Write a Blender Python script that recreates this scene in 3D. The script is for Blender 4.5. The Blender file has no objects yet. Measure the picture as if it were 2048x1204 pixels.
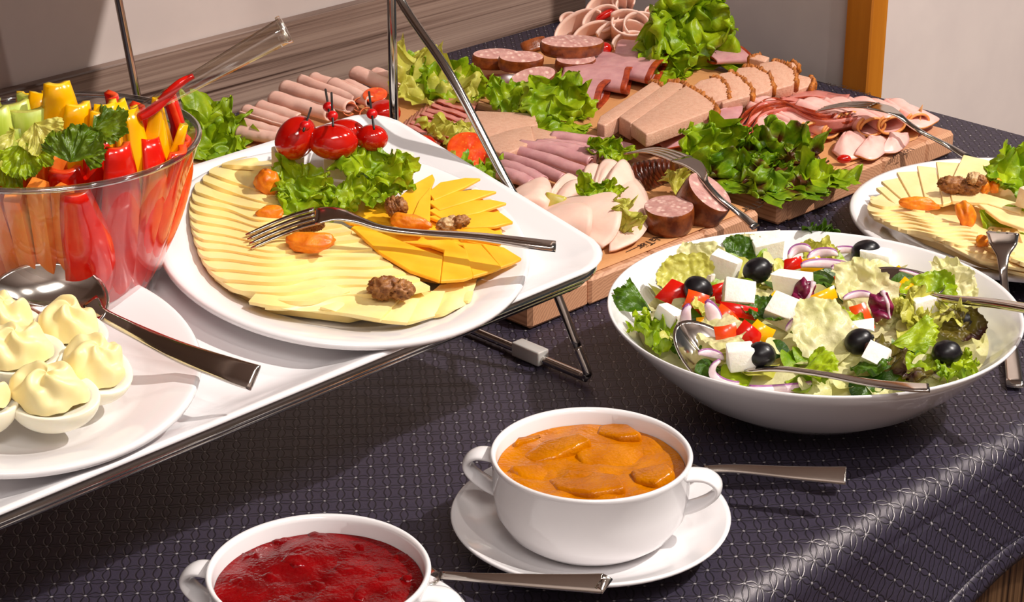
import bpy, bmesh, math, random
from mathutils import Vector, Matrix, noise
R = math.radians
rnd = random.Random(7)
SC = bpy.context.scene
COL = SC.collection

# ------------------------------------------------------------------ camera, world, lights
CAM_H, PITCH, AZ, FPX = 0.613, R(23.5), R(45), 4200.0
FWD = Vector((math.cos(AZ) * math.cos(PITCH), math.sin(AZ) * math.cos(PITCH), -math.sin(PITCH)))
RGT = Vector((math.sin(AZ), -math.cos(AZ), 0))
UPC = RGT.cross(FWD)
EYE = Vector((0, 0, CAM_H))
cd = bpy.data.cameras.new('camera'); cam = bpy.data.objects.new('camera', cd); COL.objects.link(cam)
cd.sensor_width = 36; cd.lens = 36 * FPX / 2048; cd.clip_start = .05; cd.clip_end = 50
cam.matrix_world = Matrix(((RGT.x, UPC.x, -FWD.x, EYE.x), (RGT.y, UPC.y, -FWD.y, EYE.y), (RGT.z, UPC.z, -FWD.z, EYE.z), (0, 0, 0, 1)))
SC.camera = cam
SC.view_settings.view_transform = 'Standard'; SC.view_settings.look = 'None'
SC.view_settings.gamma = 1; SC.view_settings.use_curve_mapping = False
SC.view_settings.exposure = 0.15
w = bpy.data.worlds.new('room_light'); SC.world = w; w.use_nodes = True
w.node_tree.nodes['Background'].inputs[0].default_value = (.92, .95, 1, 1)
w.node_tree.nodes['Background'].inputs[1].default_value = .06

def spot(name, loc, target, power, size, radius, col):
    l = bpy.data.lights.new(name, 'SPOT'); l.energy = power; l.spot_size = R(size); l.spot_blend = .35
    l.shadow_soft_size = radius; l.color = col
    o = bpy.data.objects.new(name, l); COL.objects.link(o); o.location = loc
    o.rotation_euler = (Vector(target) - Vector(loc)).to_track_quat('-Z', 'Y').to_euler()
    return o
T0 = Vector((.95, .95, .05))
LDIR = Vector((.40, -.72, 1.0)).normalized()
spot('ceiling_spot', T0 + LDIR * 2.6, T0, 250, 62, .022, (1, .93, .865))
spot('ceiling_spot', T0 + Vector((.95, -.45, 1.0)).normalized() * 2.6, T0, 44, 62, .03, (1, .935, .87))
spot('ceiling_spot', T0 + Vector((-.12, -.85, 1.0)).normalized() * 2.6, T0, 28, 62, .03, (1, .935, .87))

pl = bpy.data.lights.new('fill_panel', 'AREA'); pl.shape = 'RECTANGLE'; pl.size = 1.2; pl.size_y = .6; pl.energy = 32; pl.color = (1, .96, .92)  # added area lamp without a seen source: chrome reflections and soft fill
po = bpy.data.objects.new('fill_panel', pl); COL.objects.link(po); po.location = (-.5, -.9, 2.33)

# ------------------------------------------------------------------ helpers: geometry
def at(x, y, z=0.0):                       # photo pixel -> point on the horizontal plane z
    d = FWD + RGT * ((x - 1024) / FPX) - UPC * ((y - 602) / FPX)
    return EYE + d * ((z - CAM_H) / d.z)
def on(x, y, o, n, h=0.0):                 # photo pixel -> point on the plane (o, n) lifted by h
    d = FWD + RGT * ((x - 1024) / FPX) - UPC * ((y - 602) / FPX)
    return EYE + d * ((o + n * h - EYE).dot(n) / d.dot(n))
def mpp(p): return (p - EYE).dot(FWD) / FPX     # metres per photo pixel at p
def lerp(a, b, t): return a + (b - a) * t
def poly_at(L, t):                         # point at t in 0..1 on a polyline of vectors or tuples
    n = len(L) - 1; k = min(int(t * n), n - 1); f = t * n - k
    a, b = L[k], L[k + 1]
    if isinstance(a, Vector): return a.lerp(b, f)
    return tuple(lerp(p, q, f) for p, q in zip(a, b))
def spline(L, t):                          # Catmull-Rom
    n = len(L) - 1; k = min(int(t * n), n - 1); f = t * n - k
    p1, p2 = L[k], L[k + 1]; p0 = L[k - 1] if k else p1 * 2 - p2; p3 = L[k + 2] if k + 2 <= n else p2 * 2 - p1
    return ((p1 * 2) + (p2 - p0) * f + (p0 * 2 - p1 * 5 + p2 * 4 - p3) * f * f + (p1 * 3 - p0 - p2 * 3 + p3) * f ** 3) * .5
class G:
    def __init__(s): s.v = []; s.f = []; s.m = []; s.uv = None
    def add(s, v, f, m=0):
        b = len(s.v); s.v += [Vector(p) for p in v]
        for i, q in enumerate(f):
            s.f.append([b + k for k in q]); s.m.append(m[i] if isinstance(m, list) else m)
        return s
    def xf(s, M): s.v = [M @ p for p in s.v]; return s
    def join(s, o, dm=0):
        b = len(s.v); s.v += o.v; s.f += [[b + k for k in q] for q in o.f]; s.m += [k + dm for k in o.m]; return s
def basis(p, x, y, z): return Matrix(((x.x, y.x, z.x, p.x), (x.y, y.y, z.y, p.y), (x.z, y.z, z.z, p.z), (0, 0, 0, 1)))
def frame(p, n=Vector((0, 0, 1)), yaw=0.0):     # origin p, z along n, x = image-right turned by yaw
    n = n.normalized(); x = (RGT - n * RGT.dot(n)).normalized(); y = n.cross(x)
    return basis(p, x * math.cos(yaw) + y * math.sin(yaw), y * math.cos(yaw) - x * math.sin(yaw), n)
def camframe(p, ang=0.0):                  # x, y in the image plane, z towards the camera: a real orientation in the world
    c, s = math.cos(ang), math.sin(ang)
    return basis(p, RGT * c + UPC * s, UPC * c - RGT * s, -FWD)
def fz(v, s, k=0.0): return noise.noise(Vector((v.x * s + k * 7.3, v.y * s - k * 3.1, v.z * s + k * 1.7)))

def sheet(f, nu, nv, th, wrap=False, rim=0.0):      # a thin solid sheet from f(u, v); edge faces take material 1
    g = G(); pt = [[Vector(f(i / nu, j / nv)) for j in range(nv + 1)] for i in range(nu + 1)]
    top, bot = [], []
    for i in range(nu + 1):
        for j in range(nv + 1):
            a = pt[min(i + 1, nu)][j] - pt[max(i - 1, 0)][j]; b = pt[i][min(j + 1, nv)] - pt[i][max(j - 1, 0)]
            n = a.cross(b)
            n = n.normalized() if n.length > 1e-12 else Vector((0, 0, 1))
            top.append(pt[i][j] + n * th / 2); bot.append(pt[i][j] - n * th / 2)
    W = nv + 1; N = len(top); F = []; M = []
    for i in range(nu):
        for j in range(nv):
            a, b, c, d = i * W + j, (i + 1) * W + j, (i + 1) * W + j + 1, i * W + j + 1
            k = 1 if rim and (i + .5) / nu > 1 - rim else 0; F.append([a, b, c, d]); M.append(k); F.append([N + d, N + c, N + b, N + a]); M.append(k)
    for i in range(nu):
        for j in (0, nv):
            a, b = i * W + j, (i + 1) * W + j
            F.append([a, N + a, N + b, b] if j == 0 else [b, N + b, N + a, a]); M.append(1)
    for j in range(nv):
        for i in (0, nu):
            a, b = i * W + j, i * W + j + 1
            F.append([b, N + b, N + a, a] if i == 0 else [a, N + a, N + b, b]); M.append(1)
    return g.add(top + bot, F, M)
def skin1(f, nu, nv):                      # single-sided leaf skin
    W = nv + 1
    return G().add([f(i / nu, j / nv) for i in range(nu + 1) for j in range(W)],
                   [[i * W + j, (i + 1) * W + j, (i + 1) * W + j + 1, i * W + j + 1] for i in range(nu) for j in range(nv)])
def loft(loops, cap0=True, cap1=True, m=0, mc=None):
    n = len(loops[0]); v = [p for L in loops for p in L]; F = []; M = []
    for i in range(len(loops) - 1):
        for k in range(n):
            F.append([i * n + k, i * n + (k + 1) % n, (i + 1) * n + (k + 1) % n, (i + 1) * n + k]); M.append(m)
    mc = m if mc is None else mc
    if cap0: F.append(list(range(n))[::-1]); M.append(mc)
    if cap1: F.append([(len(loops) - 1) * n + k for k in range(n)]); M.append(mc)
    return G().add(v, F, M)
def lathe(prof, seg=48):
    L = [[Vector((r * math.cos(2 * math.pi * k / seg), r * math.sin(2 * math.pi * k / seg), z)) for k in range(seg)] for r, z in prof]
    return loft(L, prof[0][0] > 1e-6 and False, False)
def tube(pts, rad, seg=10, flat=1.0, up=Vector((0, 0, 1)), caps=True, mc=None, p=2.0):
    # rad: number, list or function; flat = height/width, or list of (w, h) pairs when rad is None
    L = []; n = len(pts)
    for i, q in enumerate(pts):
        t = (pts[min(i + 1, n - 1)] - pts[max(i - 1, 0)]).normalized()
        s = t.cross(up)
        s = s.normalized() if s.length > 1e-6 else Vector((1, 0, 0))
        h = s.cross(t)
        if isinstance(rad, list): r = rad[i]
        else: r = rad
        a, b = r if isinstance(r, tuple) else (r, r * flat)
        lp = []
        for k in range(seg):
            c, d = math.cos(2 * math.pi * k / seg), math.sin(2 * math.pi * k / seg)
            if p != 2: c = math.copysign(abs(c) ** (2 / p), c); d = math.copysign(abs(d) ** (2 / p), d)
            lp.append(q + s * a * c + h * b * d)
        L.append(lp)
    return loft(L, caps, caps, 0, mc)
_ico = {}
def blob(rx, ry, rz, seed=0, amp=0.0, fr=2.0, sub=3, ridge=False):
    if sub not in _ico:
        bm = bmesh.new(); bmesh.ops.create_icosphere(bm, subdivisions=sub, radius=1)
        bm.verts.ensure_lookup_table()
        _ico[sub] = ([v.co.copy() for v in bm.verts], [[v.index for v in f.verts] for f in bm.faces]); bm.free()
    V, F = _ico[sub]; out = []
    for p in V:
        k = 1.0
        if amp:
            nz = fz(p, fr, seed) + .5 * fz(p, fr * 2.1, seed + 3)
            if ridge: nz = .6 - 2.2 * abs(nz)
            k += amp * nz
        out.append(Vector((p.x * rx * k, p.y * ry * k, p.z * rz * k)))
    return G().add(out, F)
def box(dx, dy, dz, seed=0, jit=0.0, bev=.0008, seg=2):
    bm = bmesh.new(); bmesh.ops.create_cube(bm, size=1); r = random.Random(seed)
    for v in bm.verts:
        v.co = Vector((v.co.x * dx + r.uniform(-jit, jit), v.co.y * dy + r.uniform(-jit, jit), v.co.z * dz + r.uniform(-jit, jit)))
    if bev: bmesh.ops.bevel(bm, geom=bm.edges[:], offset=bev, segments=seg, affect='EDGES', profile=.6)
    bm.verts.index_update(); g = G().add([v.co.copy() for v in bm.verts], [[v.index for v in f.verts] for f in bm.faces]); bm.free(); return g
def prism(top, n, th, bev=.0006, seg=1):   # polygon given by its top corner points, thickened downwards
    bm = bmesh.new(); a = [bm.verts.new(p) for p in top]; b = [bm.verts.new(p - n * th) for p in top]
    bm.faces.new(a); bm.faces.new(b[::-1])
    for i in range(len(a)):
        j = (i + 1) % len(a); bm.faces.new((a[j], a[i], b[i], b[j]))
    bmesh.ops.recalc_face_normals(bm, faces=bm.faces[:])
    if bev: bmesh.ops.bevel(bm, geom=bm.edges[:], offset=bev, segments=seg, affect='EDGES', profile=.5)
    bmesh.ops.triangulate(bm, faces=[f for f in bm.faces if len(f.verts) > 4])
    bm.verts.index_update(); g = G().add([v.co.copy() for v in bm.verts], [[v.index for v in f.verts] for f in bm.faces]); bm.free(); return g
def rrect(hx, hy, r, z, n=6):
    out = []
    for cx, cy, a0 in ((hx - r, hy - r, 0), (-hx + r, hy - r, 90), (-hx + r, -hy + r, 180), (hx - r, -hy + r, 270)):
        for k in range(n + 1):
            a = R(a0 + 90 * k / n); out.append(Vector((cx + r * math.cos(a), cy + r * math.sin(a), z)))
    return out

# ------------------------------------------------------------------ helpers: objects
def mkmesh(name, g, mats, loc, smooth=True):
    me = bpy.data.meshes.new(name)
    me.from_pydata([p - loc for p in g.v], [], g.f)
    for m in (mats if isinstance(mats, (list, tuple)) else [mats]): me.materials.append(m)
    nm = len(me.materials)
    me.polygons.foreach_set('material_index', [min(k, nm - 1) for k in g.m])
    if smooth is True: me.polygons.foreach_set('use_smooth', [True] * len(g.f))
    elif smooth == 'auto':
        me.polygons.foreach_set('use_smooth', [True] * len(g.f)); me.set_sharp_from_angle(angle=R(38))
    me.update(); return me
def tag(o, label=None, cat=None, group=None, kind=None):
    if label: o['label'] = label
    if cat: o['category'] = cat
    if group: o['group'] = group
    if kind: o['kind'] = kind
    return o
def base_of(g):
    xs = [p.x for p in g.v]; ys = [p.y for p in g.v]
    return Vector(((min(xs) + max(xs)) / 2, (min(ys) + max(ys)) / 2, min(p.z for p in g.v)))
def thing(name, label, cat, loc, group=None):
    o = bpy.data.objects.new(name, None); COL.objects.link(o); o.location = loc; o.empty_display_size = .01
    return tag(o, label, cat, group)
def org(p):
    l = Vector((0, 0, 0))
    while p is not None: l = l + p.location; p = p.parent
    return l
def part(name, g, mats, parent, label=None, smooth=True, kind=None):   # world-space geometry, parented
    o = bpy.data.objects.new(name, mkmesh(name, g, mats, org(parent), smooth)); COL.objects.link(o); o.parent = parent
    return tag(o, label, None, None, kind)
def one(name, g, mats, label, cat, group=None, smooth=True, kind=None):    # a thing that is one mesh
    loc = base_of(g); o = bpy.data.objects.new(name, mkmesh(name, g, mats, loc, smooth)); COL.objects.link(o); o.location = loc
    return tag(o, label, cat, group, kind)
def struct(name, g, mats, smooth=False):
    loc = base_of(g); o = bpy.data.objects.new(name, mkmesh(name, g, mats, loc, smooth)); COL.objects.link(o); o.location = loc
    o['kind'] = 'structure'; return o
def bx(x0, x1, y0, y1, z0, z1, bev=0.0):
    return box(x1 - x0, y1 - y0, z1 - z0, bev=bev, seg=1).xf(Matrix.Translation(((x0 + x1) / 2, (y0 + y1) / 2, (z0 + z1) / 2)))
ORD = 'first second third fourth fifth sixth seventh eighth ninth tenth eleventh twelfth thirteenth fourteenth fifteenth sixteenth seventeenth eighteenth nineteenth twentieth'.split()

# ------------------------------------------------------------------ helpers: materials
def lin(c): return tuple(((k / 255 / 12.92) if k / 255 <= .04045 else ((k / 255 + .055) / 1.055) ** 2.4) for k in c) + (1,)
class NT:
    def __init__(s, name):
        s.m = bpy.data.materials.new(name); s.m.use_nodes = True; s.t = s.m.node_tree; s.b = s.t.nodes['Principled BSDF']
        s.tc = s.t.nodes.new('ShaderNodeTexCoord')
    def n(s, kind, **kw):
        o = s.t.nodes.new(kind)
        for k, v in kw.items():
            if k.startswith('i'): o.inputs[int(k[1:])].default_value = v
            else: setattr(o, k, v)
        return o
    def l(s, a, b): s.t.links.new(a, b)
    def coord(s, scale=(1, 1, 1), which='Object'):
        mp = s.n('ShaderNodeMapping'); mp.inputs['Scale'].default_value = scale; s.l(s.tc.outputs[which], mp.inputs[0]); return mp.outputs[0]
    def noise(s, co, scale, detail=3, rough=.55):
        k = s.n('ShaderNodeTexNoise'); k.inputs['Scale'].default_value = scale; k.inputs['Detail'].default_value = detail
        k.inputs['Roughness'].default_value = rough; s.l(co, k.inputs['Vector']); return k.outputs['Fac']
    def ramp(s, fac, stops):
        r = s.n('ShaderNodeValToRGB'); e = r.color_ramp.elements
        while len(e) < len(stops): e.new(.5)
        for k, (p, c) in enumerate(stops): e[k].position = p; e[k].color = c
        s.l(fac, r.inputs[0]); return r.outputs[0]
    def mixc(s, fac, a, b):
        k = s.n('ShaderNodeMix', data_type='RGBA')
        for sock, val in ((k.inputs[0], fac), (k.inputs[6], a), (k.inputs[7], b)):
            if hasattr(val, 'links') or hasattr(val, 'is_linked'): s.l(val, sock)
            else: sock.default_value = val
        return k.outputs[2]
    def math(s, op, a, b=None):
        k = s.n('ShaderNodeMath', operation=op)
        for sock, val in zip(k.inputs, (a, b)):
            if val is None: continue
            if hasattr(val, 'is_linked'): s.l(val, sock)
            else: sock.default_value = val
        return k.outputs[0]
    def bump(s, h, strength, dist):
        k = s.n('ShaderNodeBump'); k.inputs['Strength'].default_value = strength; k.inputs['Distance'].default_value = dist
        s.l(h, k.inputs['Height']); s.l(k.outputs[0], s.b.inputs['Normal'])
    def set(s, **kw):
        for k, v in kw.items(): s.b.inputs[k.replace('_', ' ')].default_value = v
        return s
def mat(name, c, c2=None, scale=150, rough=.45, sss=0.0, rad=(1, .5, .3), bump=0.0, bscale=600, spec=.5, coat=0.0, metal=0.0, stops=(.35, .65), detail=4, stretch=(1, 1, 1)):
    t = NT(name); t.set(Roughness=rough, Metallic=metal)
    t.b.inputs['Specular IOR Level'].default_value = spec
    t.b.inputs['Base Color'].default_value = lin(c)
    if c2 is not None:
        t.l(t.ramp(t.noise(t.coord(stretch), scale, detail), [(stops[0], lin(c)), (stops[1], lin(c2))]), t.b.inputs['Base Color'])
    if sss:
        t.b.inputs['Subsurface Weight'].default_value = sss; t.b.inputs['Subsurface Radius'].default_value = rad; t.b.inputs['Subsurface Scale'].default_value = .004
    if coat: t.b.inputs['Coat Weight'].default_value = coat; t.b.inputs['Coat Roughness'].default_value = .06
    if bump: t.bump(t.noise(t.coord(stretch), bscale, 4), bump, .001)
    return t.m
def speck(name, c, c2, c3, s1=160, s2=320, rough=.4, sss=.15, bump=.25, w=.28):   # meat with fat flecks
    t = NT(name); co = t.coord(); base = t.ramp(t.noise(co, s1, 4), [(.35, lin(c)), (.65, lin(c2))])
    v = t.n('ShaderNodeTexVoronoi'); v.inputs['Scale'].default_value = s2; t.l(co, v.inputs['Vector'])
    fl = t.ramp(t.math('ADD', v.outputs['Distance'], t.math('MULTIPLY', t.noise(co, s1 * .7, 2), .4)), [(w, (1, 1, 1, 1)), (w + .26, (0, 0, 0, 1))])
    t.l(t.mixc(fl, base, lin(c3)), t.b.inputs['Base Color']); t.set(Roughness=rough)
    t.b.inputs['Subsurface Weight'].default_value = sss; t.b.inputs['Subsurface Radius'].default_value = (1, .4, .3); t.b.inputs['Subsurface Scale'].default_value = .003
    t.bump(t.noise(co, s2 * 1.5, 3), bump, .001); return t.m
def leafmat(name, c, c2, c3=None, edge=None):
    t = NT(name); co = t.coord()
    col = t.ramp(t.noise(co, 55, 4), [(.3, lin(c)), (.72, lin(c2))] + ([(.85, lin(c3))] if c3 else []))
    if edge:                                # reddish tips: mottled, its own noise
        col = t.mixc(t.ramp(t.noise(co, 38, 2), [(.5, (0, 0, 0, 1)), (.62, (1, 1, 1, 1))]), col, lin(edge))
    t.l(col, t.b.inputs['Base Color']); t.set(Roughness=.38)
    t.bump(t.noise(co, 260, 3), .35, .002)
    tr = t.n('ShaderNodeBsdfTranslucent'); t.l(col, tr.inputs[0]); mx = t.n('ShaderNodeMixShader'); mx.inputs[0].default_value = .28
    t.l(t.b.outputs[0], mx.inputs[1]); t.l(tr.outputs[0], mx.inputs[2]); t.l(mx.outputs[0], t.t.nodes['Material Output'].inputs[0]); return t.m
def glassmat(name, c=(1, 1, 1, 1), rough=0.0, ior=1.45):      # thin clear wall: mirror by Fresnel, the rest passes straight on
    t = NT(name); tr = t.n('ShaderNodeBsdfTransparent'); tr.inputs[0].default_value = c
    gl = t.n('ShaderNodeBsdfGlossy'); gl.inputs['Roughness'].default_value = rough; gl.inputs[0].default_value = (1, 1, 1, 1)
    lw = t.n('ShaderNodeLayerWeight'); lw.inputs[0].default_value = .5; mx = t.n('ShaderNodeMixShader')
    t.l(t.math('ADD', t.math('MULTIPLY', t.math('POWER', lw.outputs[1], 4.0), .85), ior - 1.46), mx.inputs[0]); t.l(tr.outputs[0], mx.inputs[1]); t.l(gl.outputs[0], mx.inputs[2])
    t.l(mx.outputs[0], t.t.nodes['Material Output'].inputs[0]); return t.m

M = {}
M['porcelain'] = mat('white_porcelain', (236, 233, 234), rough=.12, spec=.5, coat=.3)
M['steel'] = mat('polished_steel', (205, 198, 190), rough=.13, metal=1)
M['chrome'] = mat('chrome_wire', (200, 196, 190), rough=.1, metal=1)
M['glass'] = glassmat('clear_glass', (.955, .965, .965, 1), .01, 1.5)
M['glass_rim'] = glassmat('glass_rim', (.72, .76, .77, 1), .05, 1.78)
M['acrylic'] = glassmat('clear_plastic', (.90, .88, .84, 1), .06, 1.6)
M['rubber'] = mat('milky_plastic', (190, 185, 180), rough=.4, sss=.3)
M['cheese'] = mat('pale_cheese', (255, 224, 142), (255, 232, 164), 40, rough=.42, sss=.25, rad=(1, .7, .3))
M['cheese_b'] = mat('ivory_cheese', (255, 217, 150), (255, 227, 170), 40, rough=.45, sss=.25, rad=(1, .7, .3))
M['cheddar'] = mat('orange_cheese', (255, 178, 28), (255, 192, 48), 50, rough=.4, sss=.2, rad=(1, .5, .1))
M['camembert'] = mat('soft_white_cheese', (250, 240, 215), (240, 222, 178), 120, rough=.6, sss=.2, bump=.3)
M['apricot'] = mat('dried_apricot', (240, 146, 22), (216, 108, 10), 130, rough=.4, sss=.3, rad=(1, .4, .1), bump=.5, bscale=260)
M['walnut'] = mat('walnut_skin', (120, 66, 24), (178, 122, 66), 190, rough=.5, bump=.7, bscale=400)
M['walnut_l'] = mat('walnut_flesh', (224, 190, 140), (150, 96, 48), 160, rough=.55, bump=.7, bscale=400)
M['tomato'] = mat('tomato_skin', (178, 8, 4), (200, 24, 6), 60, rough=.12, spec=.6, coat=.4)
M['tomato_cut'] = speck('tomato_flesh', (218, 54, 10), (232, 92, 28), (236, 140, 50), 120, 260, .22, .25, .15, .2)
M['redpep'] = mat('red_pepper', (205, 10, 8), (222, 34, 10), 60, rough=.16, coat=.3)
M['redflesh'] = mat('red_pepper_flesh', (226, 52, 20), (236, 84, 34), 120, rough=.3, sss=.2)
M['orpep'] = mat('orange_red_pepper', (240, 82, 12), (232, 52, 10), 90, rough=.22, coat=.2)
M['yelpep'] = mat('yellow_pepper', (255, 190, 4), (252, 172, 0), 60, rough=.18, coat=.3)
M['yelflesh'] = mat('yellow_pepper_flesh', (252, 196, 30), (255, 212, 70), 120, rough=.3, sss=.2)
M['carrot'] = mat('carrot', (255, 128, 34), (250, 146, 60), 150, rough=.4, sss=.2, bump=.2, stretch=(1, 1, .2))
M['celery'] = mat('celery_stalk', (206, 216, 106), (176, 196, 60), 50, rough=.35, sss=.15, stretch=(3, 3, .2))
M['celeaf'] = leafmat('celery_leaf', (58, 96, 10), (122, 146, 24))
M['lettuce'] = leafmat('green_lettuce', (108, 150, 8), (186, 206, 30), (222, 226, 90))
M['lettuce_p'] = leafmat('pale_lettuce', (196, 196, 62), (226, 220, 116), (240, 232, 160))
M['lettuce_d'] = leafmat('dark_lettuce', (34, 74, 8), (92, 130, 14))
M['lettuce_r'] = leafmat('red_edged_lettuce', (72, 122, 8), (170, 196, 30), None, (86, 44, 16))
M['iceberg'] = leafmat('iceberg_lettuce', (226, 224, 150), (238, 230, 184), (206, 212, 96))
M['brownleaf'] = leafmat('brown_oak_leaf', (84, 66, 24), (130, 120, 40), None, (66, 36, 30))
M['radicchio'] = mat('radicchio', (96, 8, 44), (140, 30, 78), 180, rough=.35, sss=.1)
M['onion'] = mat('onion_flesh', (222, 190, 204), (240, 222, 220), 140, rough=.28, sss=.3)
M['onion_e'] = mat('onion_skin', (140, 70, 130), (170, 110, 160), 120, rough=.3)
M['feta'] = mat('feta', (255, 250, 240), (246, 238, 226), 160, rough=.6, sss=.25, bump=.35, bscale=500)
M['olive'] = mat('black_olive', (16, 14, 18), (26, 22, 26), 160, rough=.33, spec=.4)
M['turkey'] = mat('rolled_turkey', (238, 192, 176), (226, 176, 160), 60, rough=.42, sss=.2, bump=.25, bscale=220)
M['turkey_e'] = mat('turkey_edge', (238, 196, 180), rough=.45, sss=.2)
M['white_m'] = mat('white_poultry', (246, 210, 192), (240, 196, 178), 45, rough=.45, spec=.3, sss=.25, bump=.12, bscale=200)
M['ham'] = mat('purple_ham', (208, 155, 154), (190, 133, 136), 70, rough=.4, sss=.2, bump=.3, bscale=230)
M['pinkham'] = mat('pink_ham', (253, 198, 188), (247, 180, 170), 60, rough=.32, sss=.25, bump=.12, bscale=200)
M['rind_o'] = mat('orange_rind', (228, 138, 66), (236, 160, 90), 200, rough=.4)
M['rind_r'] = mat('red_rind', (126, 34, 12), (176, 66, 22), 160, rough=.4, bump=.5, bscale=400)
M['smoked'] = mat('smoked_pork', (212, 138, 126), (196, 112, 104), 120, rough=.38, sss=.15)
M['pate'] = speck('liver_pate', (214, 168, 142), (204, 154, 128), (228, 188, 162), 240, 420, .5, .1, .5, .1)
M['crust'] = mat('baked_crust', (196, 116, 34), (136, 70, 18), 220, rough=.6, bump=1, bscale=350)
M['sausage'] = speck('sausage_meat', (204, 156, 146), (182, 128, 120), (230, 194, 180), 150, 190, .38, .15, .7, .34)
M['saus_skin'] = mat('smoked_skin', (150, 76, 30), (96, 40, 14), 110, rough=.3, coat=.2, bump=.4, bscale=300)
M['dark_skin'] = mat('dark_skin', (98, 36, 12), (56, 18, 6), 130, rough=.28, coat=.3)
M['curl'] = mat('carrot_curl', (232, 130, 84), rough=.4, sss=.2)
M['pickle'] = mat('pickle', (176, 170, 50), (206, 186, 96), 140, rough=.25, sss=.2)
M['egg'] = mat('egg_white', (252, 246, 226), (250, 240, 212), 40, rough=.25, sss=.35, rad=(1, .8, .5))
M['cream'] = mat('piped_cream', (255, 238, 180), (252, 230, 164), 60, rough=.4, sss=.3, rad=(1, .8, .4))
M['pick'] = mat('black_pick', (26, 20, 18), rough=.5)
M['bead'] = mat('red_bead', (206, 16, 16), rough=.3)
M['paper'] = mat('kraft_paper', (206, 146, 92), (196, 136, 84), 300, rough=.7, stretch=(1, 6, 1))
M['ink'] = mat('dark_ink', (44, 24, 12), rough=.7)
M['tin'] = mat('table_carcass', (60, 52, 46), rough=.6)
def jam(name, c, c2):
    t = NT(name); co = t.coord(); t.set(Roughness=.10)
    t.l(t.ramp(t.noise(co, 55, 2), [(.35, lin(c)), (.68, lin(c2))]), t.b.inputs['Base Color'])
    t.b.inputs['Specular IOR Level'].default_value = .3
    t.bump(t.math('ADD', t.math('MULTIPLY', t.noise(co, 130, 2), .5), t.math('MULTIPLY', t.noise(co, 520, 2), .28)), .55, .0025); return t.m
M['apricot_jam'] = jam('apricot_compote', (178, 98, 0), (198, 118, 0))
M['cherry_jam'] = jam('cherry_jam', (96, 0, 3), (128, 4, 8))
def zebra(name, dark, mid, light, axis):    # streaked laminate, grain along one axis
    t = NT(name); sc = {'x': (2.2, 2.2, 300), 'z': (260, 260, 1.6)}[axis]
    big = {'x': (.9, .9, 80), 'z': (40, 40, .7)}[axis]
    a = t.noise(t.coord(sc), 1, 3, .6); b = t.noise(t.coord(big), 1, 2, .5)
    f = t.math('ADD', t.math('MULTIPLY', a, .6), t.math('MULTIPLY', b, .4))
    t.l(t.ramp(f, [(.38, lin(dark)), (.47, lin(mid)), (.58, lin(light))]), t.b.inputs['Base Color']); t.set(Roughness=.42)
    t.bump(a, .25, .001); return t.m
M['zebra'] = zebra('striped_laminate', (66, 46, 38), (136, 112, 100), (160, 136, 122), 'x')
M['zebra_v'] = zebra('striped_panel', (54, 34, 22), (112, 80, 54), (160, 122, 86), 'z')
def timber(name, c, c2, axis=2, sc=60):
    t = NT(name); s = [sc] * 3; s[axis] = 1.5
    t.l(t.ramp(t.noise(t.coord(tuple(s)), 1, 4, .6), [(.35, lin(c)), (.65, lin(c2))]), t.b.inputs['Base Color']); t.set(Roughness=.4); return t.m
M['post'] = timber('stained_pine', (176, 104, 20), (200, 126, 32), 2, 45)
def board_mat():
    t = NT('board_wood'); co = t.coord((1, .03, 1))     # grain along y; end grain arcs where the y faces cut it
    wv = t.n('ShaderNodeTexWave', wave_type='RINGS', rings_direction='Y'); wv.inputs['Scale'].default_value = 130
    wv.inputs['Distortion'].default_value = 5; wv.inputs['Detail'].default_value = 2; wv.inputs['Detail Scale'].default_value = 1.5
    mp = t.n('ShaderNodeMapping'); mp.inputs['Location'].default_value = (.035, 0, .05); t.l(co, mp.inputs[0]); t.l(mp.outputs[0], wv.inputs['Vector'])
    t.l(t.ramp(wv.outputs['Fac'], [(.1, lin((186, 132, 98))), (.7, lin((208, 154, 118)))]), t.b.inputs['Base Color']); t.set(Roughness=.5); return t.m
M['board'] = board_mat()
M['wall'] = mat('painted_wall', (214, 200, 194), (208, 194, 189), 14, rough=.6, bump=.15, bscale=40, spec=.3)
M['wall2'] = mat('painted_partition', (196, 188, 186), (188, 180, 180), 14, rough=.55, bump=.15, bscale=40, spec=.3)
M['floor'] = timber('floor_boards', (96, 74, 56), (120, 94, 72), 0, 30)
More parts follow.
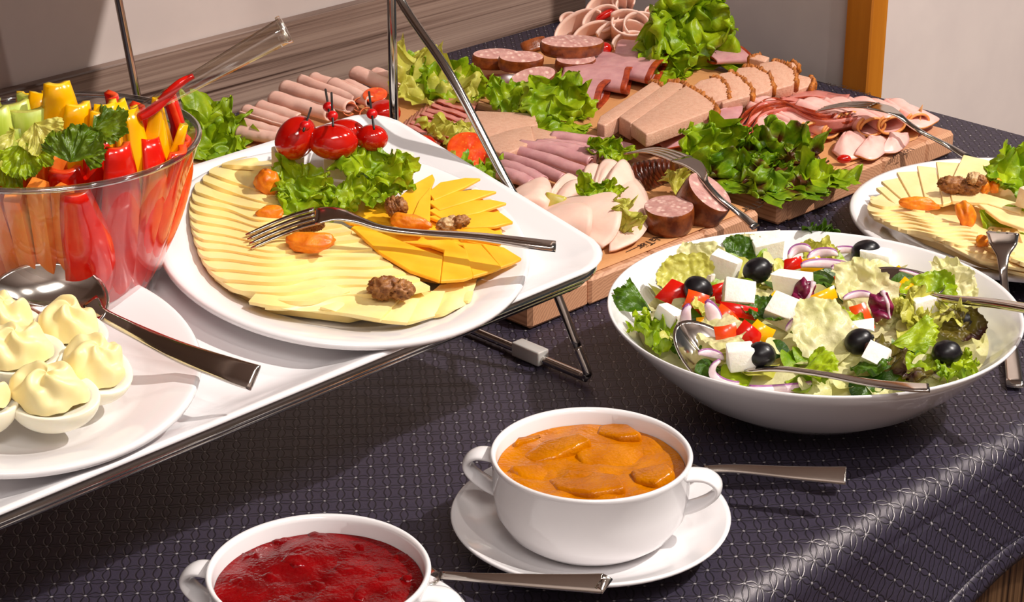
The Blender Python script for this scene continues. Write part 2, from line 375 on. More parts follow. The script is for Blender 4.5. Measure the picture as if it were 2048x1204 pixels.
def cloth_mat():
    t = NT('jacquard_cloth'); uv = t.n('ShaderNodeUVMap'); sp = t.n('ShaderNodeSeparateXYZ'); t.l(uv.outputs[0], sp.inputs[0])
    wob = t.n('ShaderNodeTexNoise'); wob.inputs['Scale'].default_value = 120; t.l(uv.outputs[0], wob.inputs['Vector']); wv = t.math('MULTIPLY', t.math('SUBTRACT', wob.outputs['Fac'], .5), .22)
    def axis(cx, cy, step):                    # one lattice direction of the woven stars, in cells
        d = t.math('ADD', t.math('MULTIPLY', sp.outputs[0], cx / step), t.math('MULTIPLY', sp.outputs[1], cy / step)); d = t.math('ADD', d, wv)
        return d, t.math('ABSOLUTE', t.math('SUBTRACT', t.math('FRACT', t.math('ADD', d, .5)), .5))
    dx, ax = axis(.76, .65, .0094); dy, ay = axis(.65, -.76, .0140)
    sx = t.math('ABSOLUTE', t.math('SINE', t.math('MULTIPLY', dx, math.pi))); sy = t.math('ABSOLUTE', t.math('SINE', t.math('MULTIPLY', dy, math.pi)))
    p1 = t.math('ABSOLUTE', t.math('SUBTRACT', ay, t.math('MULTIPLY', sx, .14)))
    p2 = t.math('MULTIPLY', t.math('ABSOLUTE', t.math('SUBTRACT', ax, t.math('MULTIPLY', sy, .24))), .68)
    mn = t.math('MINIMUM', p1, p2)
    line = t.ramp(mn, [(.012, (0, 0, 0, 1)), (.05, (1, 1, 1, 1))])         # 0 on the woven petal outlines
    rd = t.math('ADD', t.math('MULTIPLY', t.math('POWER', ax, 2.0), .45), t.math('POWER', ay, 2.0))
    dot = t.ramp(rd, [(.0022, (1, 1, 1, 1)), (.0042, (0, 0, 0, 1))])        # 1 on the knots
    mp = t.n('ShaderNodeMapping'); mp.inputs['Rotation'].default_value = (0, 0, R(40)); mp.inputs['Scale'].default_value = (2300, 500, 1); t.l(uv.outputs[0], mp.inputs[0])
    weave = t.noise(mp.outputs[0], 1, 2, .6)
    col = t.mixc(line, lin((16, 13, 20)), lin((55, 49, 66)))
    col = t.mixc(t.ramp(weave, [(.35, (0, 0, 0, 1)), (.6, (1, 1, 1, 1))]), t.mixc(.5, col, lin((22, 20, 30))), col)
    col = t.mixc(dot, col, lin((170, 164, 168)))
    t.l(col, t.b.inputs['Base Color']); t.set(Roughness=.6)
    t.b.inputs['Specular IOR Level'].default_value = .06
    t.bump(t.math('ADD', t.math('MULTIPLY', line, .6), t.math('ADD', t.math('MULTIPLY', weave, .35), dot)), .5, .0006)
    nrm = t.b.inputs['Normal'].links[0].from_socket        # satin threads: a soft even lustre over the dark dye
    gl = t.n('ShaderNodeBsdfGlossy'); gl.inputs['Roughness'].default_value = .36; gl.inputs[0].default_value = (.95, .88, .86, 1); t.l(nrm, gl.inputs['Normal'])
    mx = t.n('ShaderNodeMixShader'); mx.inputs[0].default_value = .075
    t.l(t.b.outputs[0], mx.inputs[1]); t.l(gl.outputs[0], mx.inputs[2]); t.l(mx.outputs[0], t.t.nodes['Material Output'].inputs[0]); return t.m
M['cloth'] = cloth_mat()

# ------------------------------------------------------------------ setting
struct('floor', bx(-1.5, 3.2, -2, 1.5, -.79, -.75), M['floor'])
struct('wall_back', bx(-1.5, 1.66, 1.5, 1.6, -.75, 2.35), M['wall'])
struct('wall_right', bx(1.60, 1.68, 1.135, 1.5, -.75, 2.35), M['wall2'])
struct('wall_front', bx(1.606, 3.2, 1.119, 1.2, -.75, 2.35), M['wall'])
struct('wall_left', bx(-1.6, -1.5, -2.1, 1.5, -.75, 2.35), M['wall'])
struct('wall_rear', bx(-1.5, 3.2, -2.1, -2.0, -.75, 2.35), M['wall'])
struct('ceiling', bx(-1.6, 3.2, -2.1, 1.6, 2.35, 2.4), M['wall'])
struct('trim_1', bx(-1.4, 1.60, 1.488, 1.5, -.02, .0725, .0012), M['zebra'])
struct('trim_2', bx(1.586, 1.612, 1.110, 1.140, -.75, 2.35, .0015), M['post'])
struct('shade_shelf', bx(-1.0, 1.15, .98, 1.5, .50, .53, .002), M['zebra'])      # shelf added unseen above the frame to shade the left wall

# ------------------------------------------------------------------ table and cloth
TX0, TX1, TY0, TY1 = .12, 1.583, .612, 1.486
tb = thing('buffet_table', 'long buffet table with a striped wooden front panel below the dark cloth', 'table', Vector((.85, 1.05, -.75)))
part('table_top', box(TX1 - .004 - TX0, TY1 - TY0 - .007, .042, bev=.0195, seg=5).xf(Matrix.Translation(((TX0 + TX1 - .004) / 2, (TY0 + TY1 + .007) / 2, -.0255))), M['tin'], tb)
part('front_panel', bx(TX0, TX1 - .01, TY0 + .018, TY0 + .036, -.75, -.045, .001), M['zebra_v'], tb, 'striped wooden panel')
part('end_panel', bx(TX1 - .03, TX1 - .012, TY0 + .04, TY1, -.75, -.045, .001), M['zebra_v'], tb)
def cloth():
    nx, nv = 230, 170; rad = .021; top = TY1 - (TY0 + rad); arc = rad * math.pi / 2; V = []; UV = []
    def dropn(x): return .066 + .012 * math.sin(x * 17 - .6) + .06 * max(0, x - .95)
    for i in range(nx + 1):
        x = lerp(TX0 - .05, TX1, i / nx)
        tot = top + arc + dropn(x)
        for j in range(nv + 1):
            s = top * j / 110 if j <= 110 else top + arc * (j - 110) / 26 if j <= 136 else top + arc + (tot - top - arc) * (j - 136) / (nv - 136)
            p = Vector((x, 0, 0))
            edge = max(0, min(1, (.76 - (TY1 - s)) / .12)) * max(0, min(1, (x - .86) / .08))
            wob = fz(Vector((x, s, 0)), 6, 1) * .0022 + fz(Vector((x * .6 + s * .5, s * 1.6 - x * .8, 0)), 17, 2) * .0022
            wob = edge * wob
            ln = .0006 * max(0, fz(Vector((x, s, 0)), 13, 4))
            if s <= top: p.y = TY1 - s; p.z = wob + ln * .4 - .0006
            elif s <= top + arc:
                a = (s - top) / rad; p.y = TY0 + rad - rad * math.sin(a); p.z = -rad + rad * math.cos(a) + wob - .0006
            else:
                d = s - top - arc; p.z = -rad - d - .0006 + wob
                p.y = TY0 - d * (.10 + .22 * (.5 + .5 * math.sin(x * 26 + 1.2 + 2 * fz(Vector((x, 0, 0)), 9, 3)))) - wob
                if s > tot - .016 and s < tot - .013: p.y += .0012
            V.append(p); UV.append((x, s))
    F = [[i * (nv + 1) + j, i * (nv + 1) + j + 1, (i + 1) * (nv + 1) + j + 1, (i + 1) * (nv + 1) + j] for i in range(nx) for j in range(nv)]
    g = G().add(V, F); loc = Vector((.85, 1.05, 0))
    o = bpy.data.objects.new('tablecloth', mkmesh('tablecloth', g, M['cloth'], loc)); COL.objects.link(o); o.location = loc
    uvl = o.data.uv_layers.new(name='UVMap')
    for l in o.data.loops: uvl.data[l.index].uv = UV[l.vertex_index]
    tag(o, 'dark indigo satin jacquard tablecloth with dotted star pattern draped over the buffet', 'tablecloth')
    # folded hem band stitched along the lower edge
    def f(u, v):
        x = lerp(.55, TX1, u); d = dropn(x) - .015 * (1 - v) + .0004
        return Vector((x, TY0 - d * (.10 + .22 * (.5 + .5 * math.sin(x * 26 + 1.2 + 2 * fz(Vector((x, 0, 0)), 9, 3)))) - .0011, -rad - d - .0006))
    h = sheet(f, 160, 3, .0012)
    ho = part('hem', h, M['cloth'], o, 'folded stitched hem of the cloth')
    ul = ho.data.uv_layers.new(name='UVMap')
    for l in ho.data.loops:
        q = ho.data.vertices[l.vertex_index].co; ul.data[l.index].uv = (q.x + loc.x, q.z)
    return o
cloth()

# ------------------------------------------------------------------ serving stand and its tray
TN = Vector((-.012, -.19, .98)).normalized()                  # the tray leans towards the guests
TO = Vector((.666, .945, .123))
TXV = Vector((1, 0, 0)) - TN * TN.x; TXV.normalize(); TYV = TN.cross(TXV)
TM = basis(TO, TXV, TYV, TN)
def tray():
    hx, hy = .262, .119; L = []
    for ins, z, r in ((.045, -.0125, .02), (.034, -.0125, .022), (.026, -.0115, .024), (.014, -.0055, .027), (.005, -.0006, .03), (.0015, .0004, .031), (0, -.0012, .032), (.0012, -.003, .031), (.006, -.0042, .03), (.016, -.0095, .026), (.028, -.0155, .024), (.04, -.0165, .02)):
        lp = rrect(hx - ins, hy - ins, r, z)
        for p in lp:                                           # the corners flare a little
            k = max(0, abs(p.x) / hx - .8) * max(0, abs(p.y) / hy - .6) * 8
            p.z += .006 * k * (1 - ins / .05)
        L.append(lp)
    g = loft(L, True, True)
    return g.xf(TM)
one('serving_tray', tray(), M['porcelain'], 'large white rectangular porcelain tray tilted on the wire stand', 'tray')
st = thing('wire_stand', 'chrome wire stand with bent legs carrying the white porcelain tray', 'stand', Vector((.66, .95, 0)))
FX = .934
def rod(pts, r, n=40): return tube([spline(pts, k / n) for k in range(n + 1)], r, 10)
def end_frame(x, label):
    z0 = .0042
    pts = [Vector((x, 1.055, .262)), Vector((x, 1.042, .230)), Vector((x, .993, .187)), Vector((x, .945, .131)), Vector((x, .917, .098)), Vector((x, .892, .058)), Vector((x, .872, .024))]
    cor = [Vector((x, .872, .024)), Vector((x, .864, .011)), Vector((x, .863, .0062)), Vector((x, .868, z0)), Vector((x, .88, z0)), Vector((x, 1.05, z0))]
    part('curved_leg', rod(pts, .0031, 48).join(rod(cor, .0031, 40)), M['chrome'], st, label)
    part('post', tube([Vector((x, 1.051, .0068)), Vector((x, 1.051, .2)), Vector((x, 1.051, .36))], .0033, 12), M['chrome'], st)
    sl = []
    for k in range(5):
        y = lerp(.905, .928, k / 4); sl.append(y)
    part('sleeve', box(.0105, .026, .0105, bev=.0012).xf(Matrix.Translation((x, .9165, .0056))), M['rubber'], st, 'milky plastic sleeve on the foot bar')
end_frame(FX, 'bent chrome leg with foot bar beside the salad bowl')
end_frame(.385, 'bent chrome leg with foot bar under the far end of the tray')
def ring(ins, z, r):
    lp = [TM @ p for p in rrect(.262 - ins, .119 - ins, .03, z, 8)]
    return tube(lp + lp[:2], r, 8, up=TN, caps=False)
part('tray_ring', ring(.004, -.0072, .0026), M['chrome'], st)
part('tray_ring', ring(.007, -.0128, .0024), M['chrome'], st)
part('cross_wire', tube([TM @ Vector((.222, -.112, -.0135)), Vector((FX, .905, .078))], .0024, 8), M['chrome'], st)
part('cross_wire', tube([TM @ Vector((.25, .105, -.012)), Vector((FX, 1.051, .125))], .0026, 8), M['chrome'], st)
# slim rod by the wall
sp_ = thing('slim_rod', 'slim brushed steel rod leaning before the wall behind the glass bowl', 'rod', Vector((.995, 1.44, 0)))
part('shaft', tube([Vector((.9955, 1.44, .002)), Vector((.9870, 1.44, .0565)), Vector((.9754, 1.44, .1444)), Vector((.955, 1.44, .30))], .0034, 12), M['steel'], sp_)
part('foot', lathe([(0, .004), (.012, .004), (.0125, .002), (.0125, 0), (0, 0)], 20).xf(Matrix.Translation((.9955, 1.44, 0))), M['steel'], sp_)

UPV_ = Vector((0, 0, 1))
# ------------------------------------------------------------------ plates, bowls, cups
PLATE = [(0, -.0165), (.060, -.0165), (.074, -.0150), (.084, -.0105), (.100, -.0030), (.1100, -.0004), (.1125, .0002), (.1145, .0001), (.1155, -.0012), (.1152, -.0035), (.1128, -.0048), (.1075, -.0055), (.096, -.0085), (.080, -.0175), (.070, -.0205), (.067, -.0215), (.0635, -.0215), (.062, -.0195), (0, -.0195)]
def plate(o, n, label, s=1.0):
    g = lathe([(r * s, z) for r, z in PLATE], 96).xf(frame(o, n))
    return one('plate', g, M['porcelain'], label, 'plate')
PN = Vector((-.035, -.195, .98)).normalized()
PC = at(690, 479, .1300)                                       # rim centre of the big cheese plate
plate(PC, PN, 'round white plate of yellow and orange cheese slices on the tray')
EN = Vector((-.02, -.19, .98)).normalized()
EC = at(16, 714, .1275)
plate(EC, EN, 'round white plate holding stuffed eggs at the near end of the tray', .91)
RC = at(2040, 428, .0225)
plate(RC, Vector((0, 0, 1)), 'round white plate with pale cheese slices and lettuce near the salad bowl', 1.14)

SB = at(1627, 612, .0665); SB.z = 0                            # salad bowl axis
SR = .1335
def salad_bowl():
    pr = [(0, .0075), (.045, .0075), (.066, .012), (.088, .0245), (.108, .042), (.124, .0575), (.1310, .0655), (.1328, .0668), (.1338, .0664), (.1336, .0648), (.126, .056), (.110, .0385), (.09, .0205), (.068, .0075), (.052, .0045), (.050, .0004), (.047, .0004), (.045, .0035), (0, .0035)]
    return lathe(pr, 112).xf(Matrix.Translation(SB))
one('salad_bowl', salad_bowl(), M['porcelain'], 'wide shallow white bowl full of mixed salad with feta and olives', 'bowl')

def cup_set(cx, cy, label, slabel, fill, flabel, fname, seed, sign):
    c = at(cx, cy, .059); c.z = 0
    SP = [(0, .0062), (.040, .0062), (.052, .0078), (.066, .0135), (.0775, .0192), (.0795, .0200), (.0806, .0194), (.0800, .0178), (.070, .0115), (.052, .0042), (.046, .0022), (.0445, .0002), (.042, .0002), (.040, .0026), (0, .0026)]
    one('saucer', lathe(SP, 80).xf(Matrix.Translation(c)), M['porcelain'], slabel, 'saucer')
    t = thing('soup_cup', label, 'cup', c + Vector((0, 0, .0064)))
    CP = [(0, .0115), (.032, .0115), (.045, .0165), (.0515, .0260), (.0535, .0380), (.0540, .0560), (.0552, .0584), (.0568, .0590), (.0577, .0578), (.0573, .0556), (.0566, .0545), (.0563, .0360), (.0545, .0240), (.0490, .0145), (.0425, .0092), (.0400, .0076), (.0385, .0066), (.0360, .0066), (.034, .0090), (0, .0090)]
    part('body', lathe(CP, 96).xf(Matrix.Translation(c)), M['porcelain'], t)
    for s in (1, -1):
        x = (RGT * s * math.cos(R(sign * 12)) + RGT.cross(Vector((0, 0, 1))) * s * math.sin(R(sign * 12))).normalized()
        pts = [c + x * a + Vector((0, 0, b)) for a, b in ((.0545, .0500), (.060, .0510), (.067, .0505), (.0722, .0465), (.0722, .0415), (.0675, .0360), (.0605, .0315), (.0535, .0285))]
        y = Vector((-x.y, x.x, 0))
        sp = [spline(pts, k / 28) for k in range(29)]
        L = []
        for i, q in enumerate(sp):
            tg = (sp[min(i + 1, 28)] - sp[max(i - 1, 0)]).normalized(); nn = tg.cross(y)
            L.append([q + y * .0075 * math.cos(2 * math.pi * k / 14) * (1 + .15 * abs(i - 14) / 14) + nn * .0024 * math.sin(2 * math.pi * k / 14) for k in range(14)])
        part('handle', loft(L), M['porcelain'], t)
    # filling
    rr = .0535; nr, nt = 34, 90; V = [Vector((0, 0, 0))]; 
    def hgt(x, y):
        p = Vector((x, y, seed * .1))
        return .0485 + .0024 * fz(p, 40, seed) + .0018 * max(-.2, fz(p, 75, seed + 1)) + .0010 * abs(fz(p, 110, seed + 5))
    V[0].z = hgt(0, 0); F = []
    for i in range(1, nr + 1):
        r = rr * i / nr
        for k in range(nt):
            a = 2 * math.pi * k / nt; x, y = r * math.cos(a), r * math.sin(a); e = max(0, (r / rr - .86) / .14)
            V.append(Vector((x, y, lerp(hgt(x, y), .0490, e * e * .8))))
    for k in range(nt): F.append([0, 1 + k, 1 + (k + 1) % nt])
    for i in range(nr - 1):
        for k in range(nt):
            a, b = 1 + i * nt + k, 1 + i * nt + (k + 1) % nt; F.append([a, a + nt, b + nt, b])
    g = G().add(V, F).xf(Matrix.Translation(c))
    ft = thing(fname, flabel, 'jam', c + Vector((0, 0, .045)))
    part('pulp', g, fill, ft)
    return c, ft, hgt
ca, ja, ha = cup_set(1183, 903, 'white two-handled soup cup filled with apricot compote', 'white saucer under the cup of apricot compote', M['apricot_jam'], 'glossy amber apricot compote with soft fruit chunks in the cup', 'apricot_compote', 1, 1)
cc, jc, hc = cup_set(637, 1136, 'white two-handled soup cup filled with dark red cherry jam', 'white saucer under the cup of red jam', M['cherry_jam'], 'glossy dark red cherry jam in the nearest cup', 'cherry_jam', 2, 1)
for i, (px, dz, tx) in enumerate((([(1150, 905), (1176, 882), (1258, 884), (1294, 906), (1272, 930), (1236, 940), (1165, 930)], .0042, .10), ([(1196, 850), (1234, 826), (1266, 840), (1284, 866), (1236, 874), (1190, 866)], .0040, -.15), ([(1006, 866), (1050, 850), (1114, 832), (1138, 848), (1122, 868), (1034, 886)], .0042, .2),
        ([(1036, 912), (1088, 878), (1160, 862), (1184, 876), (1110, 912), (1062, 924)], .0040, -.2), ([(1302, 880), (1338, 868), (1360, 890), (1352, 916), (1322, 918), (1298, 902)], .0034, .15), ([(1092, 958), (1160, 938), (1238, 946), (1252, 972), (1182, 984), (1112, 976)], .0026, -.1), ([(1018, 928), (1076, 924), (1110, 946), (1088, 964), (1046, 954)], .0030, .2), ([(1258, 938), (1336, 922), (1350, 940), (1312, 964), (1268, 960)], .0030, -.2), ([(1290, 850), (1330, 862), (1310, 882), (1270, 876)], .0030, .1))):
    n = (UPV_ + RGT * tx + FWD * .1 * (i % 3 - 1)).normalized(); o = ca + Vector((0, 0, .0480 + dz)); o += (at(px[0][0], px[0][1], o.z) - o) * .6; o.z = .0468 + dz * .75
    gq = prism([on(x, y, o, n) for x, y in px], n, .009, .0028, 4)
    for q in gq.v:                             # keep the fruit inside the cup wall
        rq = math.hypot(q.x - ca.x, q.y - ca.y)
        if rq > .0512: q.x = ca.x + (q.x - ca.x) * .0512 / rq; q.y = ca.y + (q.y - ca.y) * .0512 / rq
    part('fruit_chunk', gq, M['apricot_jam'], ja)
for (x, y, a) in ((560, 1075, 22), (640, 1070, 26), (715, 1085, 28), (800, 1105, 24), (500, 1110, 22), (590, 1120, 26), (690, 1130, 30), (770, 1150, 26), (540, 1150, 26), (640, 1165, 24), (480, 1160, 22), (720, 1180, 26), (600, 1190, 24), (820, 1150, 18)):
    p = at(x, y, .0500); m = mpp(p); q = p - cc; p = Vector((p.x, p.y, hc(q.x, q.y) - .0032))
    part('cherry_piece', blob(a * m * 1.3, a * m * 1.1, .0042, int(x), .35, 1.6, 3).xf(frame(p, Vector((0, 0, 1)), x)), M['cherry_jam'], jc)

# ------------------------------------------------------------------ cutlery
UPV = Vector((0, 0, 1))
def ribbon(L, up=UPV, n=26, p=3.2):        # L: (point, half width, half thickness)
    P = [q[0] for q in L]; out = []; r = []
    for k in range(n + 1):
        t = k / n; out.append(spline(P, t)); r.append(poly_at([(q[1], q[2]) for q in L], t))
    return tube(out, r, 14, up=up, p=p)
def fork(label, hand, tips, hw, up=UPV, spread=1.0, tl=None):
    """hand: handle end ... tine roots as (point, half width, half thickness); tips: centre line of the tines from root to tip"""
    t = thing('fork', label, 'fork', base_of(G().add([q[0] for q in hand], [])))
    part('handle', ribbon(hand, up), M['steel'], t)
    d = (tips[-1] - tips[0]).normalized(); lat = d.cross(up).normalized()
    for k in range(4):
        o = (k - 1.5) / 1.5 * hw * .82
        pts = [(q + lat * o * lerp(1, spread, i / (len(tips) - 1)), lerp(.0019, .0009, i / (len(tips) - 1)), .0009) for i, q in enumerate(tips)]
        part('tine', ribbon(pts, up, 12, 2.6), M['steel'], t)
    return t
def spoon(label, hand, bc, bdir, bl, bw, depth, bn, name='serving_spoon', up=UPV):
    t = thing(name, label, 'spoon', base_of(G().add([q[0] for q in hand], [])))
    part('handle', ribbon(hand, up), M['steel'], t)
    bn = bn.normalized(); bd = (bdir - bn * bdir.dot(bn)).normalized(); bs = bn.cross(bd)
    def f(u, v):
        a = 2 * math.pi * v; r = u
        k = 1 - .18 * math.cos(a)                 # egg-shaped outline, wider at the tip end
        return bc + bd * bl * r * math.cos(a) + bs * bw * r * math.sin(a) * (1 - .12 * math.cos(a)) - bn * depth * (1 - r ** 2.2)
    part('spoon_bowl', sheet(f, 14, 40, .0011), M['steel'], t)
    return t
def pz(x, y, z): return at(x, y, z)
# fork on the big cheese plate
Ph = lambda x, y, h: on(x, y, PC, PN, h)
fork('steel fork lying across the yellow and orange cheese on the big plate',
     [(Ph(1111, 493, .026), .0050, .0021), (Ph(1060, 487, .026), .0047, .0022), (Ph(960, 474, .0245), .0037, .0018), (Ph(840, 466, .021), .0026, .0017), (Ph(765, 457, .0215), .0024, .0017), (Ph(715, 440, .0235), .0036, .0015), (Ph(672, 428, .024), .0080, .0011), (Ph(630, 432, .0215), .0098, .0010)],
     [Ph(634, 431, .0215), Ph(590, 444, .0165), Ph(545, 462, .011), Ph(497, 484, .006)], .0093, PN)
# fork on the middle board
fork('steel fork propped over the cut sausage with its handle behind the salad bowl',
     [(at(1512, 455, .027), .0044, .0016), (at(1480, 428, .034), .0038, .0016), (at(1440, 397, .045), .0026, .0016), (at(1412, 366, .054), .0024, .0016), (at(1402, 345, .058), .0050, .0013), (at(1384, 327, .059), .0090, .0010), (at(1362, 318, .058), .0100, .0010)],
     [at(1366, 319, .058), at(1335, 307, .056), at(1300, 300, .051), at(1264, 304, .045)], .0095)
# fork on the right board
fork('steel fork lying on the pink ham rolls with its handle over the board corner',
     [(at(1938, 316, .024), .0042, .0016), (at(1895, 291, .031), .0036, .0016), (at(1845, 265, .042), .0026, .0016), (at(1815, 245, .048), .0026, .0016), (at(1797, 230, .053), .0050, .0013), (at(1775, 219, .056), .0088, .0010), (at(1745, 212, .056), .0098, .0010)],
     [at(1750, 212, .056), at(1715, 209, .055), at(1680, 211, .050), at(1640, 219, .043)], .0092)
# fork at the right cheese plate
fork('steel fork standing against the pale cheese plate beside the salad bowl rim',
     [(at(2030, 772, .003), .0058, .0014), (at(2024, 715, .005), .0055, .0014), (at(2012, 610, .014), .0036, .0014), (at(2007, 545, .034), .0030, .0015), (at(2006, 512, .043), .0046, .0013), (at(2006, 488, .049), .0100, .0011), (at(2005, 466, .052), .0118, .0010)],
     [at(2005, 467, .052), at(2007, 463, .047), at(2010, 462, .040), at(2012, 462, .033)], .0112)
# spoons with the cups
def cupspoon(label, P, z0, z1):
    hand = [(at(P[k][0], P[k][1], lerp(z0, z1, k / 3)), wd, .0011) for k, wd in enumerate((.0022, .0028, .0042, .0056))]
    hand.append((hand[3][0] + (hand[3][0] - hand[2][0]).normalized() * .001, .0056, .0011))
    d = (hand[0][0] - hand[1][0]).normalized()
    spoon(label, hand[::-1], hand[0][0] + d * .021 + Vector((0, 0, -.001)), d, .021, .013, .005, Vector((0, 0, 1)), 'teaspoon', UPV * .35 - FWD * .8)
cupspoon('flat handled teaspoon on the saucer of the apricot compote', [(1408, 938), (1480, 938), (1590, 946), (1684, 951)], .0225, .0270)
cupspoon('flat handled teaspoon on the saucer of the red jam', [(880, 1150), (960, 1156), (1090, 1163), (1198, 1167)], .0225, .0270)
# spoons in the salad
spoon('steel serving spoon resting in the front of the salad bowl',
      [(at(1858, 776, .0740), .0052, .0014), (at(1820, 774, .0740), .0054, .0014), (at(1745, 766, .0720), .0040, .0014), (at(1650, 749, .0690), .0028, .0015), (at(1560, 738, .0650), .0024, .0016), (at(1492, 741, .0590), .0030, .0014)],
      at(1432, 716, .0580), at(1360, 684, .058) - at(1496, 746, .058), .034, .0205, .009, UPV + RGT * .15 + (RGT.cross(UPV)) * .55)
spoon('steel serving spoon reaching out over the far rim of the salad bowl',
      [(at(2150, 636, .093), .0055, .0022), (at(2048, 616, .0850), .0050, .0024), (at(1965, 604, .0800), .0042, .0024), (at(1890, 597, .0760), .0032, .0022), (at(1862, 587, .0740), .0040, .0016)],
      at(1812, 562, .0700), at(1760, 540, .06) - at(1870, 590, .06), .0300, .0180, .008, UPV - RGT * .1)
# spoon at the eggs
Eh = lambda x, y, h: on(x, y, EC, EN, h)
spoon('large gold-lit steel spoon lying behind the stuffed eggs',
      [(Eh(511, 756, .0140), .0075, .0015), (Eh(460, 740, .0130), .0072, .0015), (Eh(360, 704, .0100), .0060, .0015), (Eh(270, 662, .0085), .0044, .0016), (Eh(205, 628, .0105), .0036, .0017), (Eh(180, 602, .0140), .0050, .0015)],
      Eh(98, 596, .0160), Eh(20, 590, .016) - Eh(180, 602, .016), .0330, .0245, .010, EN + Vector((-.35, -.55, .2)), 'serving_spoon', UPV * .3 - FWD * .8)

# ------------------------------------------------------------------ serving boards with printed paper
BZ = .0215
def board(x0, x1, y0, y1, cuts, label, rot):
    t = thing('serving_board', label, 'board', Vector(((x0 + x1) / 2, (y0 + y1) / 2, 0)))
    c = Vector(((x0 + x1) / 2, (y0 + y1) / 2, 0)); Mx = Matrix.Translation(c) @ Matrix.Rotation(R(rot), 4, 'Z') @ Matrix.Translation(-c)
    xs = [x0] + cuts + [x1]
    for i in range(len(xs) - 1):
        part('plank', bx(xs[i] + .0001, xs[i + 1] - .0001, y0, y1, 0, BZ - rnd.uniform(0, .0003), .0022 if 0 < i < len(xs) - 2 else .0030).xf(Mx), M['board'], t, None, False)
    return t
board(1.252, 1.497, .952, 1.388, [1.266, 1.322, 1.392, 1.455], 'thick wooden board on the partition side carrying pate loaf and pink ham', 0)
board(.968, 1.2255, .950, 1.405, [1.03, 1.10, 1.16], 'wooden board behind the tray carrying rolled turkey and white poultry', 0)
def paper(x0, x1, y0, y1, label, lift):
    def f(u, v):
        x, y = lerp(x0, x1, u), lerp(y0, y1, v)
        z = BZ + .0006 + .0004 * fz(Vector((x, y, 0)), 20, 2)
        k = max(0, u - .86) / .14 * max(0, .10 - v) / .10 if lift else 0
        return Vector((x - .012 * k, y + .01 * k, z + .024 * k * k))
    return one('kraft_paper', sheet(f, 40, 40, .0004), M['paper'], label, 'paper')
pA = paper(1.262, 1.485, .962, 1.378, 'brown kraft paper with dark print covering the board by the partition', True)
pB = paper(.985, 1.221, .956, 1.395, 'brown kraft paper with dark print covering the board behind the tray', False)
def lettering(body, p, yaw, size, parent, z=BZ + .0013, nm='lettering'):
    cu = bpy.data.curves.new('t', 'FONT'); cu.body = body; cu.size = size; cu.align_x = 'CENTER'; cu.resolution_u = 2; cu.shear = .15
    to = bpy.data.objects.new('t', cu); COL.objects.link(to); bpy.context.view_layer.update()
    me = bpy.data.meshes.new_from_object(to.evaluated_get(bpy.context.evaluated_depsgraph_get()))
    Mx = Matrix.Translation(Vector((p.x, p.y, z))) @ Matrix.Rotation(yaw, 4, 'Z')
    g = G().add([Mx @ v.co for v in me.vertices], [list(f.vertices) for f in me.polygons])
    bpy.data.objects.remove(to); bpy.data.curves.remove(cu); bpy.data.meshes.remove(me)
    part(nm, g, M['ink'], parent, 'dark printed lettering', False)
def line(a, b, wd, parent, z=BZ + .0012):
    d = (b - a).normalized(); s = Vector((-d.y, d.x, 0)) * wd / 2
    part('printed_line', G().add([Vector((q.x, q.y, z)) for q in (a - s, b - s, b + s, a + s)], [[0, 1, 2, 3]]), M['ink'], parent, None, False)
lettering('NaTür', at(1556, 398, BZ), R(180 - 43), .0115, pA)
lettering('NaTür', at(1507, 409, BZ), R(180 + 3), .0135, pB)
lettering('naTürlich', at(1690, 182, BZ), R(-90), .0135, pA)
lettering('NaTür', at(1800, 306, BZ), R(180 + 3), .0105, pA)
lettering('NaTür', at(1262, 270, BZ), R(100), .0125, pA)
lettering('NaTür', at(1294, 484, BZ), R(180 + 8), .0115, pB)
lettering('T', at(921, 146, BZ), R(100), .0095, pB)
for par, a, b in ((pA, (1165, 253), (1248, 281)), (pA, (1248, 281), (1264, 276)), (pA, (1248, 281), (1248, 276)), (pA, (1535, 402), (1535, 408)), (pA, (1535, 408), (1546, 404)),
                  (pA, (1787, 320), (1787, 312)), (pA, (1787, 312), (1772, 314)), (pB, (1288, 494), (1288, 488)), (pB, (1288, 494), (1275, 493)), (pB, (1252, 507), (1276, 496)), (pB, (1497, 421), (1515, 418)), (pB, (920, 154), (920, 148))):
    line(at(a[0], a[1], BZ), at(b[0], b[1], BZ), .0008, par)

